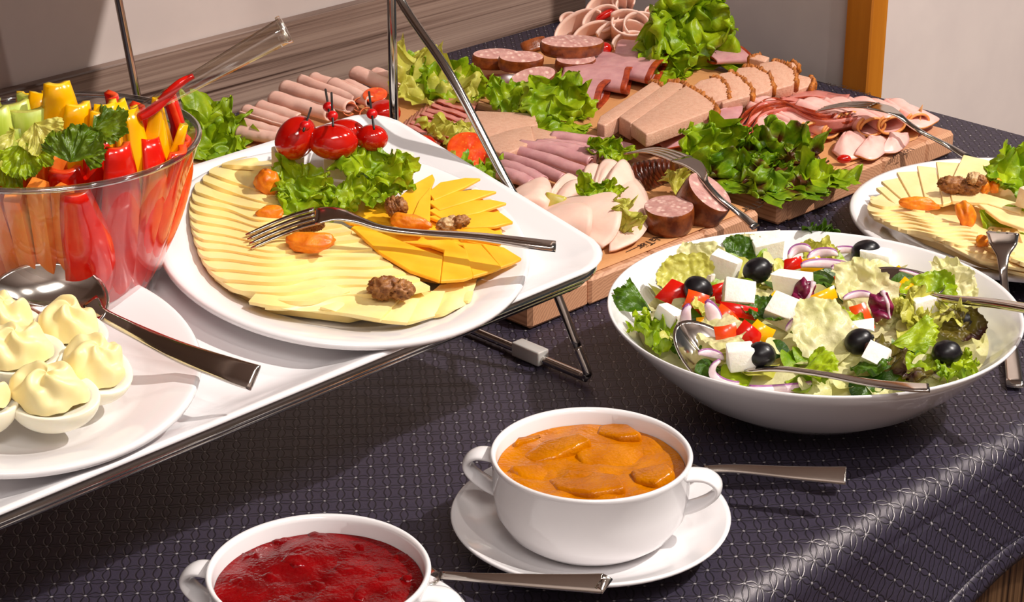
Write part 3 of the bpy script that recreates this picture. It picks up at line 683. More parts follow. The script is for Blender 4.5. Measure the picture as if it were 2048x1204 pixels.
# ------------------------------------------------------------------ makers for food
def leaf(name, p, rad, label, m='lettuce', n=Vector((0, 0, 1)), yaw=0.0, span=200, cup=.25, ruf=.16, seed=0, group=None, k=6, sq=1.0, rib=False, parent=None):
    """a ruffled lettuce leaf: fan opening along yaw from the stem point, ruffles growing to a jagged rim"""
    if ruf > .15: ruf *= 1.35; k *= 1.25; cup *= 1.3
    F = frame(p, n, yaw); nr, na = 24, 150; s2 = seed * 3.7; N = noise.noise
    def f(u, v):
        a = R(-span / 2 + span * v); r = u ** .85
        e = 1 + .20 * N(Vector((a * 1.1, s2, 0))) + .10 * N(Vector((a * 3.4, s2, 5))) + (.05 * N(Vector((a * 15, s2, 3))) + .05 * N(Vector((a * 31, s2, 9)))) * u ** 3
        am = ruf * u ** 1.8; q = k * .75
        z = cup * r * r + 2.1 * am * (N(Vector((a * q, u * 1.2, s2))) + .75 * u * N(Vector((a * q * 2.2, u * 2.5, s2 + 4))) + .40 * u * u * N(Vector((a * q * 4.5, u * 4, s2 + 8)))) + .12 * N(Vector((u * 3.5, a * 2.2, s2 + 2))) + .045 * u * N(Vector((u * 11, a * 8, s2)))
        z -= .5 * cup * max(0, u - .75) ** 2 * 16 * (.5 + N(Vector((a * 2, s2, 7))))
        a2 = a + 1.3 * am * N(Vector((a * q * 1.4, u * 2, s2 + 11))); r *= 1 - .5 * am * (1 + N(Vector((a * q * 2, s2, 13))))
        return F @ Vector((math.cos(a2) * r * e * rad, math.sin(a2) * r * e * rad * sq, z * rad))
    if name != 'celery_leaf' and span > 130:       # a crumpled, frilled patch instead of a fan
        r2_, A = (26, 1.25 * ruf); nr, na = 26, 132; C0 = .42
        def nv(x, y, q, o): return Vector((N(Vector((x * q, y * q, s2 + o))), N(Vector((x * q, y * q, s2 + o + 31))), N(Vector((x * q, y * q, s2 + o + 57)))))
        def f(u, v):
            a = 2 * math.pi * v; e = 1 + .16 * N(Vector((math.cos(a) * 1.3, math.sin(a) * 1.3, s2))) + (.05 * N(Vector((math.cos(a) * 9, math.sin(a) * 9, s2))) + .035 * N(Vector((math.cos(a) * 22, math.sin(a) * 22, s2)))) * u ** 3
            x, y = C0 + .62 * u * e * math.cos(a), .92 * u * e * math.sin(a) * sq
            w1, w2, w3 = nv(x, y, 2.3, 0), nv(x, y, 5.2, 3), nv(x, y, 11, 6)
            d = w1 * (A * .9) + w2 * (A * (.45 + .5 * u)) + w3 * (A * .5 * u ** 2.5)
            d.x *= .7; d.y *= .7
            return F @ (Vector((x + d.x, y + d.y, cup * .7 * (u * u) + d.z * 1.25)) * rad)
    g = skin1(f, nr, na)
    zlo = min(q.z for q in g.v)
    if zlo < BZ + .001 and p.z < .1:           # rests on its support instead of sinking in
        for q in g.v: q.z = max(q.z, BZ + .001 + .15 * (q.z - zlo)) if not parent else q.z
    t = thing(name, label, 'lettuce', p, group)
    part('blade', g, M[m], t)
    if rib:
        pts = [f(q / 8 * .8, .5) + n * .0006 for q in range(9)]
        part('rib', tube(pts, [lerp(.0022, .0005, q / 8) for q in range(9)], 6), M['lettuce_p'], t)
    return t
def roll(name, a, b, r, label, cat, m, edge, group=None, turns=1.35, flat=.7, th=.0013, taper=.8, seed=0, sag=0.0, n=UPV, open_=.35):
    """a rolled slice lying from a to b, spiral visible at its ends"""
    d = (b - a); t = d.normalized(); s = t.cross(n).normalized(); h = s.cross(t)
    ph0 = seed * 1.9
    def f(u, v):
        k = v * turns * 2 * math.pi + ph0; rr = r * lerp(1, taper, u) * lerp(1, 1 - open_, 1 - v) * (1 + .07 * fz(Vector((u * 3, v * 4, seed)), 1, seed))
        c = a + d * u + h * (sag * math.sin(math.pi * u))
        return c + s * (rr * math.cos(k)) + h * (rr * flat * (math.sin(k) + 1) * 1.0) + s * .0012 * noise.noise(Vector((u * 5, seed, 1)))
    return one(name, sheet(f, 28, 30, th, False, .045 if edge == 'rind_o' else 0), [M[m], M[edge]], label, cat, group)
def fan(name, apex, edge, label, cat, m, em, th=.0018, group=None, bulge=0.0, nu=22, nv=10, wave=0.0, seed=0, smooth=True):
    """a slice spread from an apex to a curved edge (lists of points), bulging upward in between"""
    def f(u, v):
        e = spline(edge, u); p = apex.lerp(e, .02 + .98 * v)
        p = p.copy(); p.z += bulge * math.sin(math.pi * min(1, v * .9)) * (.6 + .4 * math.sin(math.pi * u)) + wave * fz(Vector((u * 3, v * 3, seed)), 1, seed)
        return p
    return one(name, sheet(f, nu, nv, th), [M[m], M[em]], label, cat, group)
def ell(name, x, y, z, rx, ry, ang, label, cat, m, depth=None, group=None, seed=0, amp=0.03, sub=3):
    p = at(x, y, z); k = mpp(p)
    return one(name, blob(rx * k, ry * k, (depth or ry) * k, seed, amp, 1.2, sub).xf(camframe(p, R(ang))), M[m], label, cat, group)
def tomato_half(x, y, z, rx, ry, n, yaw, label, rs=.6):
    p = at(x, y, z); k = mpp(p); F = frame(p, n, yaw); seg = 36
    t = thing('tomato_half', label, 'tomato', p)
    L = []
    for i in range(9):
        a = math.pi / 2 * i / 8; L.append([F @ Vector((rx * k * math.cos(a) * math.cos(q), ry * k * math.cos(a) * math.sin(q), -rs * rx * k * math.sin(a))) for q in [2 * math.pi * j / seg for j in range(seg)]])
    part('skin', loft(L[:-1], False, True), M['tomato'], t)
    C = []
    for s, z2 in ((1, 0), (.93, .0006), (.8, .0003), (.55, .0006), (.25, .0006), (.02, .0007)):
        C.append([F @ Vector((rx * k * s * math.cos(q), ry * k * s * math.sin(q), z2 + (.0002 * math.sin(q * 4) if .2 < s < .85 else 0))) for q in [2 * math.pi * j / seg for j in range(seg)]])
    part('cut_face', loft(C, False, True), M['tomato_cut'], t, 'juicy cut face')
    return t

# ------------------------------------------------------------------ board behind the tray
leaf('lettuce_leaf', at(470, 272, .027), .047, 'bright green lettuce leaf at the end of the turkey rolls behind the glass bowl', 'lettuce', Vector((-.3, -.5, 1)), R(200), 210, .35, .2, 1, k=5)
leaf('lettuce_leaf', at(462, 295, .024), .035, 'small green lettuce leaf below the larger one near the big plate rim', 'lettuce', Vector((-.1, -.6, 1)), R(230), 180, .3, .22, 2, k=5)
RL = [((480, 275), (560, 288), .0065, .026), ((478, 257), (562, 277), .0068, .028), ((492, 231), (580, 258), .0072, .030), ((522, 225), (600, 248), .0066, .032), ((548, 209), (660, 240), .0078, .034), ((570, 187), (700, 224), .0088, .034), ((607, 174), (716, 212), .0074, .032), ((628, 167), (726, 203), .0068, .032), ((666, 179), (742, 214), .0074, .036), ((694, 177), (756, 204), .0068, .034), ((712, 159), (792, 190), .0080, .032), ((750, 160), (815, 178), .0080, .030)]
for i, (a, b, r, z) in enumerate(RL):
    roll('turkey_roll', at(a[0], a[1], z), at(b[0], b[1], z + .001), r, 'rolled turkey slice, %s in the row counted from the glass bowl' % ORD[i], 'cold cut', 'turkey', 'turkey_e', 'turkey rolls in a row', 1.4, .8, .0014, .85, i)
for i, (x, y, a) in enumerate(((700, 222, .2), (722, 212, .9), (735, 232, .5))):
    p = at(x, y, .036); k = mpp(p); F = camframe(p, a)
    def f(u, v):
        q = u * 5.2; return F @ Vector((k * (24 - 7 * u) * math.cos(q) * .7, k * (16 - 4 * u) * math.sin(q) + k * 4 * u, k * (v - .5) * 16))
    one('carrot_curl', sheet(f, 26, 3, .0008), M['curl'], 'thin orange vegetable curl, %s from the turkey rolls' % ORD[i], 'garnish', 'orange curls by the tomatoes')
tomato_half(750, 189, .047, 25, 22, Vector((-.35, -.25, 1)), 0, 'tomato half with its cut side up beside the turkey rolls')
ell('tomato', 768, 226, .036, 34, 27, 5, 'shiny red tomato below the tomato half next to the steel post', 'tomato', 'tomato')
leaf('lettuce_leaf', at(840, 205, .026), .047, 'pale yellow frilly lettuce leaf between the stand post and the curved leg', 'lettuce_p', Vector((-.2, -.7, 1)), R(70), 190, .3, .2, 3, k=6)
leaf('lettuce_leaf', at(880, 195, .026), .04, 'yellow green frilly lettuce leaf behind the curved chrome leg', 'lettuce', Vector((-.2, -.7, 1)), R(70), 170, .3, .2, 4, k=6)
for i in range(9):
    t = i / 8; A = Vector(lerp(Vector((872, 205, 0)), Vector((788, 272, 0)), t)); B = Vector(lerp(Vector((945, 228, 0)), Vector((868, 305, 0)), t))
    z = .030
    a, b = at(A.x, A.y, z), at(B.x, B.y, z); w_ = at(A.x + 14, A.y - 24, z - .006) - a
    def f(u, v, a=a, b=b, w_=w_, i=i):
        p = a.lerp(b, u) + w_ * v; p.z += .0005 * math.sin(u * 9 + i * 2) * (1 - v) + .0008 * fz(Vector((u * 6, v, i)), 1, i); return p
    one('smoked_slice', sheet(f, 18, 4, .0016), [M['smoked'], M['rind_r']], 'thin smoked pork slice with dark edge, %s from the pale lettuce' % ORD[i], 'cold cut', 'smoked slices in a row')
ell('cherry_tomato', 849, 289, .03, 24, 19, 0, 'small red cherry tomato at the end of the smoked slices', 'tomato', 'tomato')
leaf('lettuce_leaf', at(893, 288, .026), .022, 'scrap of pale lettuce between cherry tomato and tomato half', 'lettuce_p', Vector((-.3, -.8, 1)), R(90), 200, .3, .25, 5, k=5)
tomato_half(938, 300, .034, 44, 40, Vector((-.42, -.62, .75)), R(-8), 'large oval tomato half showing its cut face near the curved leg', .7)
leaf('lettuce_leaf', at(905, 335, .025), .026, 'small lettuce frill under the large tomato half', 'lettuce_p', Vector((-.1, -.6, 1)), R(250), 200, .3, .22, 6, k=5)
leaf('lettuce_leaf', at(975, 345, .025), .034, 'yellow green lettuce frill next to the curved leg above the cheddar', 'lettuce', Vector((-.2, -.6, 1)), R(270), 200, .3, .22, 7, k=5)
def slab(name, px, z, th, label, m, crust=None, cm='crust', n=UPV, cat='cold cut', group=None, o=None):
    if o is None: o = at(px[0][0], px[0][1], z)
    n = n.normalized(); top = [on(x, y, o, n) for x, y in px]; t = thing(name, label, cat, sum(top, Vector()) / len(top) - n * th, group)
    part('loaf' if crust else 'slice_body', prism(top, n, th, .0012, 2), M[m], t)
    if crust:
        pts = [on(x, y, o, n) for x, y in crust]; L = []
        g = G()
        for k in range(5 * (len(pts) - 1)):
            c = poly_at(pts, k / (5 * (len(pts) - 1) - 1)) - n * th * .5
            g.join(blob(.0032, .0032, th * .62, k + len(px), .5, 1.8, 2).xf(frame(c + Vector((fz(c, 300, 1), fz(c, 300, 2), 0)) * .0012, n)))
        part('crust', g, M[cm], t, 'rough browned crust along the edge')
    return t
slab('pate_slice', [(913, 258), (936, 230), (953, 221), (1069, 226), (1076, 248), (1019, 262), (979, 273), (940, 285)], BZ + .012, .006, 'flat pate slice lying furthest back among those by the curved leg', 'pate')
slab('pate_slice', [(975, 273), (1019, 259), (1062, 250), (1069, 281), (1009, 310), (985, 300)], BZ + .016, .007, 'flat pate slice lying next to the large tomato half', 'pate')
slab('pate_slice', [(1062, 251), (1114, 265), (1112, 281), (1079, 293), (1064, 284)], BZ + .014, .006, 'small flat pate slice beside the large lettuce leaf', 'pate')
leaf('lettuce_leaf', at(1108, 235, .026), .040, 'large bright green lettuce leaf standing between pate slices and folded ham', 'lettuce', Vector((-.5, -.75, .7)), R(85), 230, .25, .2, 8, k=6)
leaf('lettuce_leaf', at(1125, 252, .024), .026, 'green lettuce leaf lying at the foot of the standing one by the ham rolls', 'lettuce', Vector((-.2, -.7, .9)), R(270), 200, .25, .2, 9, k=5)
leaf('lettuce_leaf', at(1020, 222, .025), .028, 'green lettuce leaf behind the flat pate slices', 'lettuce', Vector((-.3, -.7, .8)), R(80), 200, .2, .2, 10, k=6)
HR = [((1104, 283), (1262, 306)), ((1086, 296), (1205, 312)), ((1072, 302), (1196, 322)), ((1040, 300), (1182, 330)), ((1020, 308), (1172, 354)), ((1008, 324), (1130, 366)), ((1003, 340), (1085, 372)), ((1000, 354), (1062, 376))]
for i, (a, b) in enumerate(HR):
    roll('ham_roll', at(a[0], a[1] + 4, .027), at(b[0], b[1] + 4, .026), .0068, 'rolled purple ham slice, %s in the stack counted from the kraft paper side' % ORD[i], 'cold cut', 'ham', 'ham', 'purple ham rolls', 1.5, .8, .0014, .9, i + 4, .002)
leaf('lettuce_leaf', at(1215, 320, .03), .020, 'small yellow green lettuce tuft on top of the ham rolls', 'lettuce', Vector((-.4, -.7, .8)), R(80), 230, .3, .25, 11, k=5)
# white poultry rosette
def zpt(L): return [at(x, y, z) for x, y, z in L]
WF = [('white_slice', (1020, 410, .040), [(1040, 378, .030), (1085, 361, .034), (1101, 378, .040), (1099, 405, .040), (1088, 430, .032), (1060, 442, .026)], .012, 'folded white poultry slice nearest the curved leg'),
      ('white_slice', (1095, 410, .026), [(1100, 395, .028), (1112, 372, .034), (1135, 352, .036), (1158, 362, .034), (1160, 372, .030)], .006, 'small folded white poultry slice behind the pickle'),
      ('white_slice', (1110, 425, .026), [(1112, 398, .030), (1130, 372, .036), (1158, 364, .038), (1168, 380, .034), (1150, 400, .028)], .008, 'folded white poultry slice beside the tomato scrap'),
      ('white_slice', (1168, 392, .026), [(1166, 365, .030), (1172, 338, .036), (1190, 331, .038), (1202, 340, .036), (1200, 375, .032)], .006, 'narrow white poultry fold just under the lettuce tuft'),
      ('white_slice', (1192, 392, .028), [(1190, 366, .032), (1204, 328, .040), (1222, 322, .042), (1238, 336, .038), (1228, 375, .032)], .007, 'white poultry fold next to the narrow one under the lettuce tuft'),
      ('white_slice', (1212, 405, .030), [(1208, 378, .034), (1226, 340, .042), (1245, 322, .044), (1262, 340, .038), (1272, 372, .032)], .008, 'tall white poultry fold nearest the propped fork'),
      ('white_slice', (1222, 420, .030), [(1262, 345, .032), (1286, 375, .030), (1298, 415, .027), (1296, 455, .026), (1278, 485, .025), (1240, 502, .024), (1218, 505, .024)], .012, 'large round white poultry slice at the outer side by the cut sausage'),
      ('white_slice', (1080, 455, .030), [(1060, 448, .026), (1120, 408, .034), (1190, 394, .042), (1230, 394, .046), (1243, 420, .046), (1240, 455, .038), (1226, 482, .030), (1205, 500, .025)], .013, 'large folded white poultry slice in front with lettuce peeping out'),
      ('white_slice', (1055, 470, .032), [(1050, 462, .030), (1100, 425, .038), (1150, 412, .045), (1180, 422, .047), (1184, 450, .042), (1178, 480, .032), (1165, 492, .026)], .012, 'white poultry slice folded over the front one beside the tray corner')]
for i, (nm, ap, ed, bu, lb) in enumerate(WF):
    fan(nm, at(*ap), zpt(ed), lb, 'cold cut', 'white_m', 'white_m', .0020, 'white poultry folds', bu * .55, 26, 12, .0016, i)
leaf('lettuce_leaf', at(1192, 398, .042), .019, 'frilly lettuce in the middle of the white poultry folds', 'lettuce', Vector((-.3, -.6, .8)), R(70), 220, .3, .25, 12, k=5)
leaf('lettuce_leaf', at(1240, 418, .042), .024, 'long pale lettuce frill squeezed behind the front poultry slice', 'lettuce_p', Vector((.5, -.6, .6)), R(285), 150, .3, .25, 13, k=6, sq=.6)
ell('tomato_scrap', 1170, 368, .040, 14, 9, -15, 'small red tomato piece showing among the white poultry folds', 'tomato', 'tomato')
p = at(1112, 408, .038); k = mpp(p)
one('pickle_piece', box(44 * k, 30 * k, 26 * k, 3, .002, .002).xf(camframe(p, R(-12))), M['pickle'], 'yellow green pickle chunk between the white poultry folds', 'pickle')
# dark sausage slices and chunks
for i in range(8):
    x = 1284 + i * 8.5; y = 372 - i * 2.5; p = at(x, y, .024); k = mpp(p)
    F = frame(p + UPV * .008, (RGT * .8 - FWD * .25 + UPV * (.55 - .05 * i)), R(60 + 9 * i))
    L = [[F @ Vector((23 * k * s * math.cos(q), 33 * k * s * math.sin(q), z)) for q in [2 * math.pi * j / 20 for j in range(20)]] for s, z in ((.94, -.0021), (1, -.0012), (1, .0012), (.94, .0021))]
    one('dark_sausage_slice', loft(L), M['dark_skin'], 'dark glossy smoked sausage slice, %s counted from the white poultry' % ORD[i], 'sausage', 'dark sausage slices under the fork')
leaf('lettuce_leaf', at(1356, 392, .026), .024, 'pale lettuce strip between dark sausage slices and cut sausage', 'lettuce_p', Vector((.1, -.8, .6)), R(90), 120, .2, .2, 14, k=5)
def chunk(name, cx, cy, z, rx, ry, n, yaw, length, label, skin='saus_skin', bend=Vector((0, 0, 0)), group=None, cat='sausage', tn=None):
    """a cut sausage piece: oval cut face towards n, body behind it"""
    p = at(cx, cy, z); k = mpp(p); F = frame(p, n, yaw); t = thing(name, label, cat, p - n.normalized() * length, group); seg = 32
    sec = [(.97, .0), (1.0, -.0008), (1.02, -.25 * length), (1.0, -.7 * length), (.9, -.93 * length), (.7, -length)]
    L = [[F @ (Vector((rx * k * s * math.cos(q), ry * k * s * math.sin(q), z2)) + bend * (-z2 / length)) for q in [2 * math.pi * j / seg for j in range(seg)]] for s, z2 in sec]
    part('skin', loft(L, False, True), M[skin], t)
    C = [[F @ Vector((rx * k * s * math.cos(q), ry * k * s * math.sin(q), .0006 * (1 - s) + .0006 * fz(Vector((s * math.cos(q), s * math.sin(q), cx)), 4, 1) * (s < .9))) for q in [2 * math.pi * j / seg for j in range(seg)]] for s in (.97, .9, .7, .45, .2, .01)]
    part('cut_face', loft(C, False, True), M['sausage'], t, 'marbled pink cut face')
    return t
chunk('sausage_chunk', 1338, 412, .042, 50, 54, Vector((-.06, -.02, 1)), R(4), .0195, 'short brown sausage chunk with pink cut face up, by the salad bowl')
chunk('sausage_chunk', 1420, 384, .048, 54, 42, RGT * .42 + UPC * .62 - FWD * .66, R(-44), .028, 'brown sausage chunk lying under the fork handle with pink cut face')

# ------------------------------------------------------------------ board at the partition
for i, (x, y, rx, dz, nn, lb) in enumerate(((992, 107, 48, .044, (-.1, -.25, 1), 'smoked sausage slice nearest the wall strip, pale cut face up'),
        (1043, 113, 47, .046, (-.12, -.35, 1), 'smoked sausage slice second from the wall strip'), (1006, 150, 40, .030, (.3, .4, 1), 'smoked sausage end showing only dark skin, under the others'),
        (1145, 82, 66, .054, (-.05, -.2, 1), 'long oval smoked sausage slice lying on top of the pile'), (1152, 117, 42, .040, (-.2, -.45, 1), 'smoked sausage slice leaning below the long oval one'),
        (1066, 152, 50, .040, (-.32, -.55, .9), 'smoked sausage slice touching the folded ham, broad cut face'), (1064, 80, 27, .046, (.1, .6, .8), 'dark sausage end piece at the back of the pile'))):
    chunk('sausage_slice', x, y, dz, rx, rx * .42, Vector(nn), R(14 if i != 5 else 24), .013, lb, 'saus_skin' if i not in (2,) else 'dark_skin', Vector((0, -.002, 0)), 'smoked sausage slices')
def curl(x, y, z, r, ln, ang, a0, a1, label, i, tilt=.0, m='white_m'):
    p = at(x, y, z); k = mpp(p); ax = (-FWD + UPV * .35 + RGT * tilt).normalized(); F = frame(p, ax, R(ang))
    def f(u, v):
        q = R(lerp(a0, a1, v)); rr = r * k * (1 + .25 * v) * (1 - .25 * (1 - u)); return F @ Vector((rr * 1.25 * math.cos(q), rr * .85 * math.sin(q), (u - .7) * ln))
    one('turkey_curl', sheet(f, 6, 28, .0017), [M['white_m'], M['turkey_e']], label, 'cold cut', 'curled turkey slices')
for i, (x, y, z, r, ln, ang, a0, a1, tl) in enumerate(((1142, 43, .034, 13, .03, 0, -60, 290, -.3), (1168, 62, .034, 40, .028, 25, 20, 200, -.3), (1205, 46, .042, 27, .034, 30, -130, 160, -.1), (1256, 54, .042, 28, .034, -5, -200, 150, .1), (1288, 58, .040, 30, .03, -10, 10, 230, .2), (1222, 20, .050, 34, .03, 20, 20, 190, -.2), (1262, 22, .050, 26, .03, -20, 170, 370, .1), (1292, 22, .046, 20, .028, 10, 190, 380, .2), (1248, 8, .052, 16, .026, 0, -30, 230, 0), (1250, 80, .030, 40, .026, 8, 30, 160, .1), (1262, 90, .028, 26, .022, 14, 20, 170, .1), (1312, 40, .040, 20, .028, -30, 20, 250, .3), (1195, 78, .03, 34, .024, 20, 20, 170, 0))):
    curl(x, y, z, r, ln, ang, a0, a1, 'curled pale turkey slice in the back pile, %s counted from the wall strip' % ORD[i], i, tl)
ell('tomato_strip', 1212, 29, .05, 24, 8, 28, 'red tomato strip tucked in the turkey curls', 'tomato', 'tomato')
ell('tomato_piece', 1207, 97, .036, 18, 13, -5, 'dark red tomato piece between sausage pile and turkey curls', 'tomato', 'tomato')
leaf('lettuce_leaf', at(1385, 130, .03), .066, 'tall bright lettuce leaf at the back between turkey curls and pate loaf', 'lettuce', Vector((-.55, -.75, .55)), R(92), 200, .15, .2, 15, k=7, sq=.85)
leaf('lettuce_leaf', at(1372, 90, .05), .044, 'upper frill of bright lettuce against the dark partition', 'lettuce', Vector((-.5, -.75, .5)), R(80), 260, .25, .24, 16, k=6)
leaf('lettuce_leaf', at(1365, 150, .026), .036, 'darker lettuce leaf lying on the ham below the tall lettuce', 'lettuce', Vector((-.4, -.7, .7)), R(160), 200, .25, .22, 17, k=5)
HF = [((1072, 172), (1210, 198), .026, .0165, 'large purple ham slice folded over, rind end facing the lettuce leaf'), ((1130, 146), (1262, 170), .028, .0155, 'purple ham slice folded over, second from the green lettuce'), ((1185, 122), (1318, 152), .030, .0155, 'purple ham slice folded over, next to the pate loaf corner'), ((1235, 98), (1345, 118), .032, .015, 'purple ham slice at the back below the turkey curls'), ((1410, 112), (1484, 112), .034, .012, 'ham fold with dark rind behind the pate loaf')]
for i, (a, b, z, r, lb) in enumerate(HF):
    A, B = at(a[0], a[1], z), at(b[0], b[1], z); t_ = (B - A).normalized(); s_ = t_.cross(UPV).normalized()
    def f(u, v, A=A, B=B, t_=t_, s_=s_, r=r, i=i):     # a slice folded double: lower leaf, bend, upper leaf
        c = A.lerp(B, u); q = lerp(-.5 * math.pi, 1.5 * math.pi, v) if False else v * 2 * math.pi * .93 + R(200)
        wd = r * 1.5 * lerp(1.0, 1.15, u); hh = r * .52 * lerp(.55, 1.0, u)
        return c + s_ * (wd * math.cos(q)) + UPV * (hh * (math.sin(q) + 1) - .004) + t_ * (.010 * math.cos(q) + .003 * fz(Vector((v * 4, i, 0)), 1, i))
    one('folded_ham', sheet(f, 24, 30, .0024, False, .07), [M['ham'], M['rind_r']], lb, 'cold cut', 'folded purple ham slices')
# pate loaf slices
slab('pate_loaf_slice', [(1194, 246), (1200, 232), (1308, 160), (1325, 172), (1318, 184), (1210, 251)], .044, .014, 'upright narrow pate loaf slice nearest the folded ham', 'pate', [(1303, 160), (1316, 166), (1326, 174)])
slab('pate_loaf_slice', [(1238, 232), (1336, 163), (1368, 166), (1372, 180), (1262, 246)], .046, .016, 'pate loaf slice tucked under the big front one', 'pate', [(1338, 162), (1356, 162), (1372, 170)])
slab('pate_loaf_slice', [(1262, 246), (1372, 170), (1400, 186), (1430, 208), (1424, 220), (1302, 266), (1292, 268)], .052, .012, 'big flat pate loaf slice with browned crust at the front of the loaf row', 'pate', [(1372, 168), (1398, 183), (1428, 204), (1434, 218), (1424, 230)])
for i, (px, cr, z) in enumerate((([(1385, 172), (1400, 160), (1436, 152), (1456, 172), (1455, 196), (1425, 205)], [(1425, 152), (1440, 156), (1456, 172), (1457, 192)], .050),
        ([(1420, 168), (1440, 146), (1464, 142), (1488, 158), (1505, 180), (1500, 192), (1445, 207)], [(1462, 141), (1484, 156), (1502, 172), (1504, 188)], .050),
        ([(1462, 158), (1476, 135), (1508, 132), (1538, 148), (1546, 172), (1538, 182), (1490, 196)], [(1490, 130), (1515, 134), (1540, 148), (1546, 168)], .049),
        ([(1505, 150), (1520, 126), (1556, 120), (1588, 138), (1592, 158), (1585, 170), (1530, 184)], [(1548, 119), (1572, 126), (1590, 140), (1592, 160)], .048),
        ([(1555, 160), (1572, 142), (1625, 155), (1618, 172), (1585, 184)], [(1622, 153), (1628, 160), (1622, 172)], .036),
        ([(1570, 128), (1588, 122), (1594, 132), (1580, 142)], [(1586, 121), (1596, 130)], .046), ([(1498, 116), (1516, 107), (1540, 114), (1530, 124)], [(1500, 113), (1518, 107)], .044))):
    slab('pate_loaf_slice', px, z, .012, 'crusted pate loaf slice, %s behind the big front slice' % ORD[i], 'pate', cr, n=Vector((-.22, -.2, 1)))
# pale pink slice with red rind, smoked fan, bacon arc
fan('raw_ham_slice', at(1300, 290, .026), zpt([(1310, 268, .028), (1380, 250, .032), (1450, 222, .034), (1482, 212, .034), (1480, 235, .034), (1440, 268, .033), (1385, 288, .030), (1330, 300, .026)]), 'flat pink ham slice with red rind in front of the big pate slice', 'cold cut', 'ham', 'rind_r', .0018, None, .004, 30, 10, .002, 3)
for i in range(7):
    t = i / 6; x0, y0 = lerp(1548, 1562, t), lerp(226, 196, t); x1, y1 = lerp(1648, 1694, t), lerp(236, 202, t)
    a, b = at(x0, y0, .030), at(x1, y1, .030); w_ = at(x0 + 8, y0 - 14, .027) - a
    def f(u, v, a=a, b=b, w_=w_, i=i):
        p = a.lerp(b, u) + w_ * v; p.z += .0014 * math.sin(u * 8 + i * 1.7) + .001 * (1 - v); return p
    one('smoked_loin_slice', sheet(f, 18, 4, .0017), [M['smoked'], M['rind_r']], 'thin smoked loin slice, %s in the fan counted from the pink rolls' % ORD[i], 'cold cut', 'smoked loin slices by the partition')
arc = [(1462, 285), (1472, 255), (1490, 228), (1520, 210), (1560, 206), (1600, 222), (1640, 232), (1690, 224)]
for i in range(7):
    pts = [at(x + i * 3.5, y + i * 3.6, .036 + .0015 * (i % 3)) for x, y in arc]
    def f(u, v, pts=pts, i=i):
        q = spline(pts, u); q2 = spline(pts, min(1, u + .02)) - spline(pts, max(0, u - .02)); s = q2.cross(UPV).normalized()
        return q + UPV * (.011 * (v - .5)) + s * (.004 * v + .0016 * math.sin(u * 22 + i * 2) * v)
    one('bacon_slice', sheet(f, 44, 4, .0012), [M['smoked'] if i % 2 else M['rind_r'], M['rind_r']], 'curved dark red bacon slice, %s in the arc counted from the pate loaf' % ORD[i], 'bacon', 'bacon slices in an arc')
# pink ham with orange rind
PL = [((1512, 228), (1598, 266), .011), ((1520, 222), (1624, 276), .0125), ((1560, 238), (1664, 276), .0105), ((1612, 232), (1698, 262), .0155), ((1668, 228), (1744, 272), .0145), ((1715, 226), (1784, 268), .0140), ((1785, 224), (1836, 256), .0115)]
for i, (a, b, r) in enumerate(PL):
    roll('pink_ham_roll', at(a[0], a[1], .027), at(b[0], b[1], .027), r, 'looped pink ham with orange rind, %s in the row from the tomato wedge' % ORD[i], 'cold cut', 'pinkham', 'rind_o', 'pink ham loops', 1.15, .62, .0018, 1.0, 0, 0.0, UPV, .2)
PF = [((1508, 222, .036), [(1474, 268, .027), (1490, 288, .028), (1530, 292, .034), (1575, 282, .036), (1592, 262, .036)], .006, 'pointed pink ham slice between the tomato wedge and the first loop'),
      ((1690, 264, .034), [(1664, 304, .025), (1688, 322, .024), (1718, 318, .024), (1736, 296, .025), (1728, 272, .028)], .003, 'flat pink ham slice below the loops, nearest the red edged lettuce'),
      ((1738, 272, .034), [(1708, 314, .026), (1742, 322, .025), (1768, 308, .025), (1782, 284, .027)], .003, 'flat pink ham slice spilling below the middle loops'),
      ((1780, 268, .034), [(1762, 306, .026), (1795, 304, .025), (1816, 286, .026), (1815, 268, .028)], .003, 'flat pink ham slice spilling below the last loops'),
      ((1705, 205, .030), [(1690, 225, .032), (1735, 236, .038), (1780, 240, .040), (1800, 222, .036), (1770, 206, .030)], .006, 'flat pink ham slice under the fork head'),
      ((1755, 205, .028), [(1790, 240, .034), (1835, 262, .030), (1868, 252, .028), (1874, 238, .027), (1812, 212, .027)], .007, 'broad pink ham slice at the outer corner of the board')]
for i, (ap, ed, bu, lb) in enumerate(PF): fan('pink_ham_slice', at(*ap), zpt(ed), lb, 'cold cut', 'pinkham', 'rind_o', .0018, None, bu, 24, 10, .0022, i + 2)
p = at(1478, 270, .046); k = mpp(p)
tg = thing('tomato_wedge', 'red tomato wedge standing against the pink ham slices', 'tomato', p)
part('flesh', prism([p + UPC * 16 * k - RGT * 24 * k, p + UPC * 16 * k + RGT * 26 * k, p - UPC * 14 * k + RGT * 12 * k, p - UPC * 12 * k - RGT * 18 * k], -FWD, .012, .002, 2), M['tomato_cut'], tg)
part('skin', blob(27 * k, 7 * k, .009, 3, .05, 1, 3).xf(camframe(p + UPC * 15 * k + FWD * .006, 0)), M['tomato'], tg)
ell('tomato_scrap', 1688, 318, .028, 15, 9, 0, 'small red tomato piece at the board edge beside the red edged lettuce', 'tomato', 'tomato')
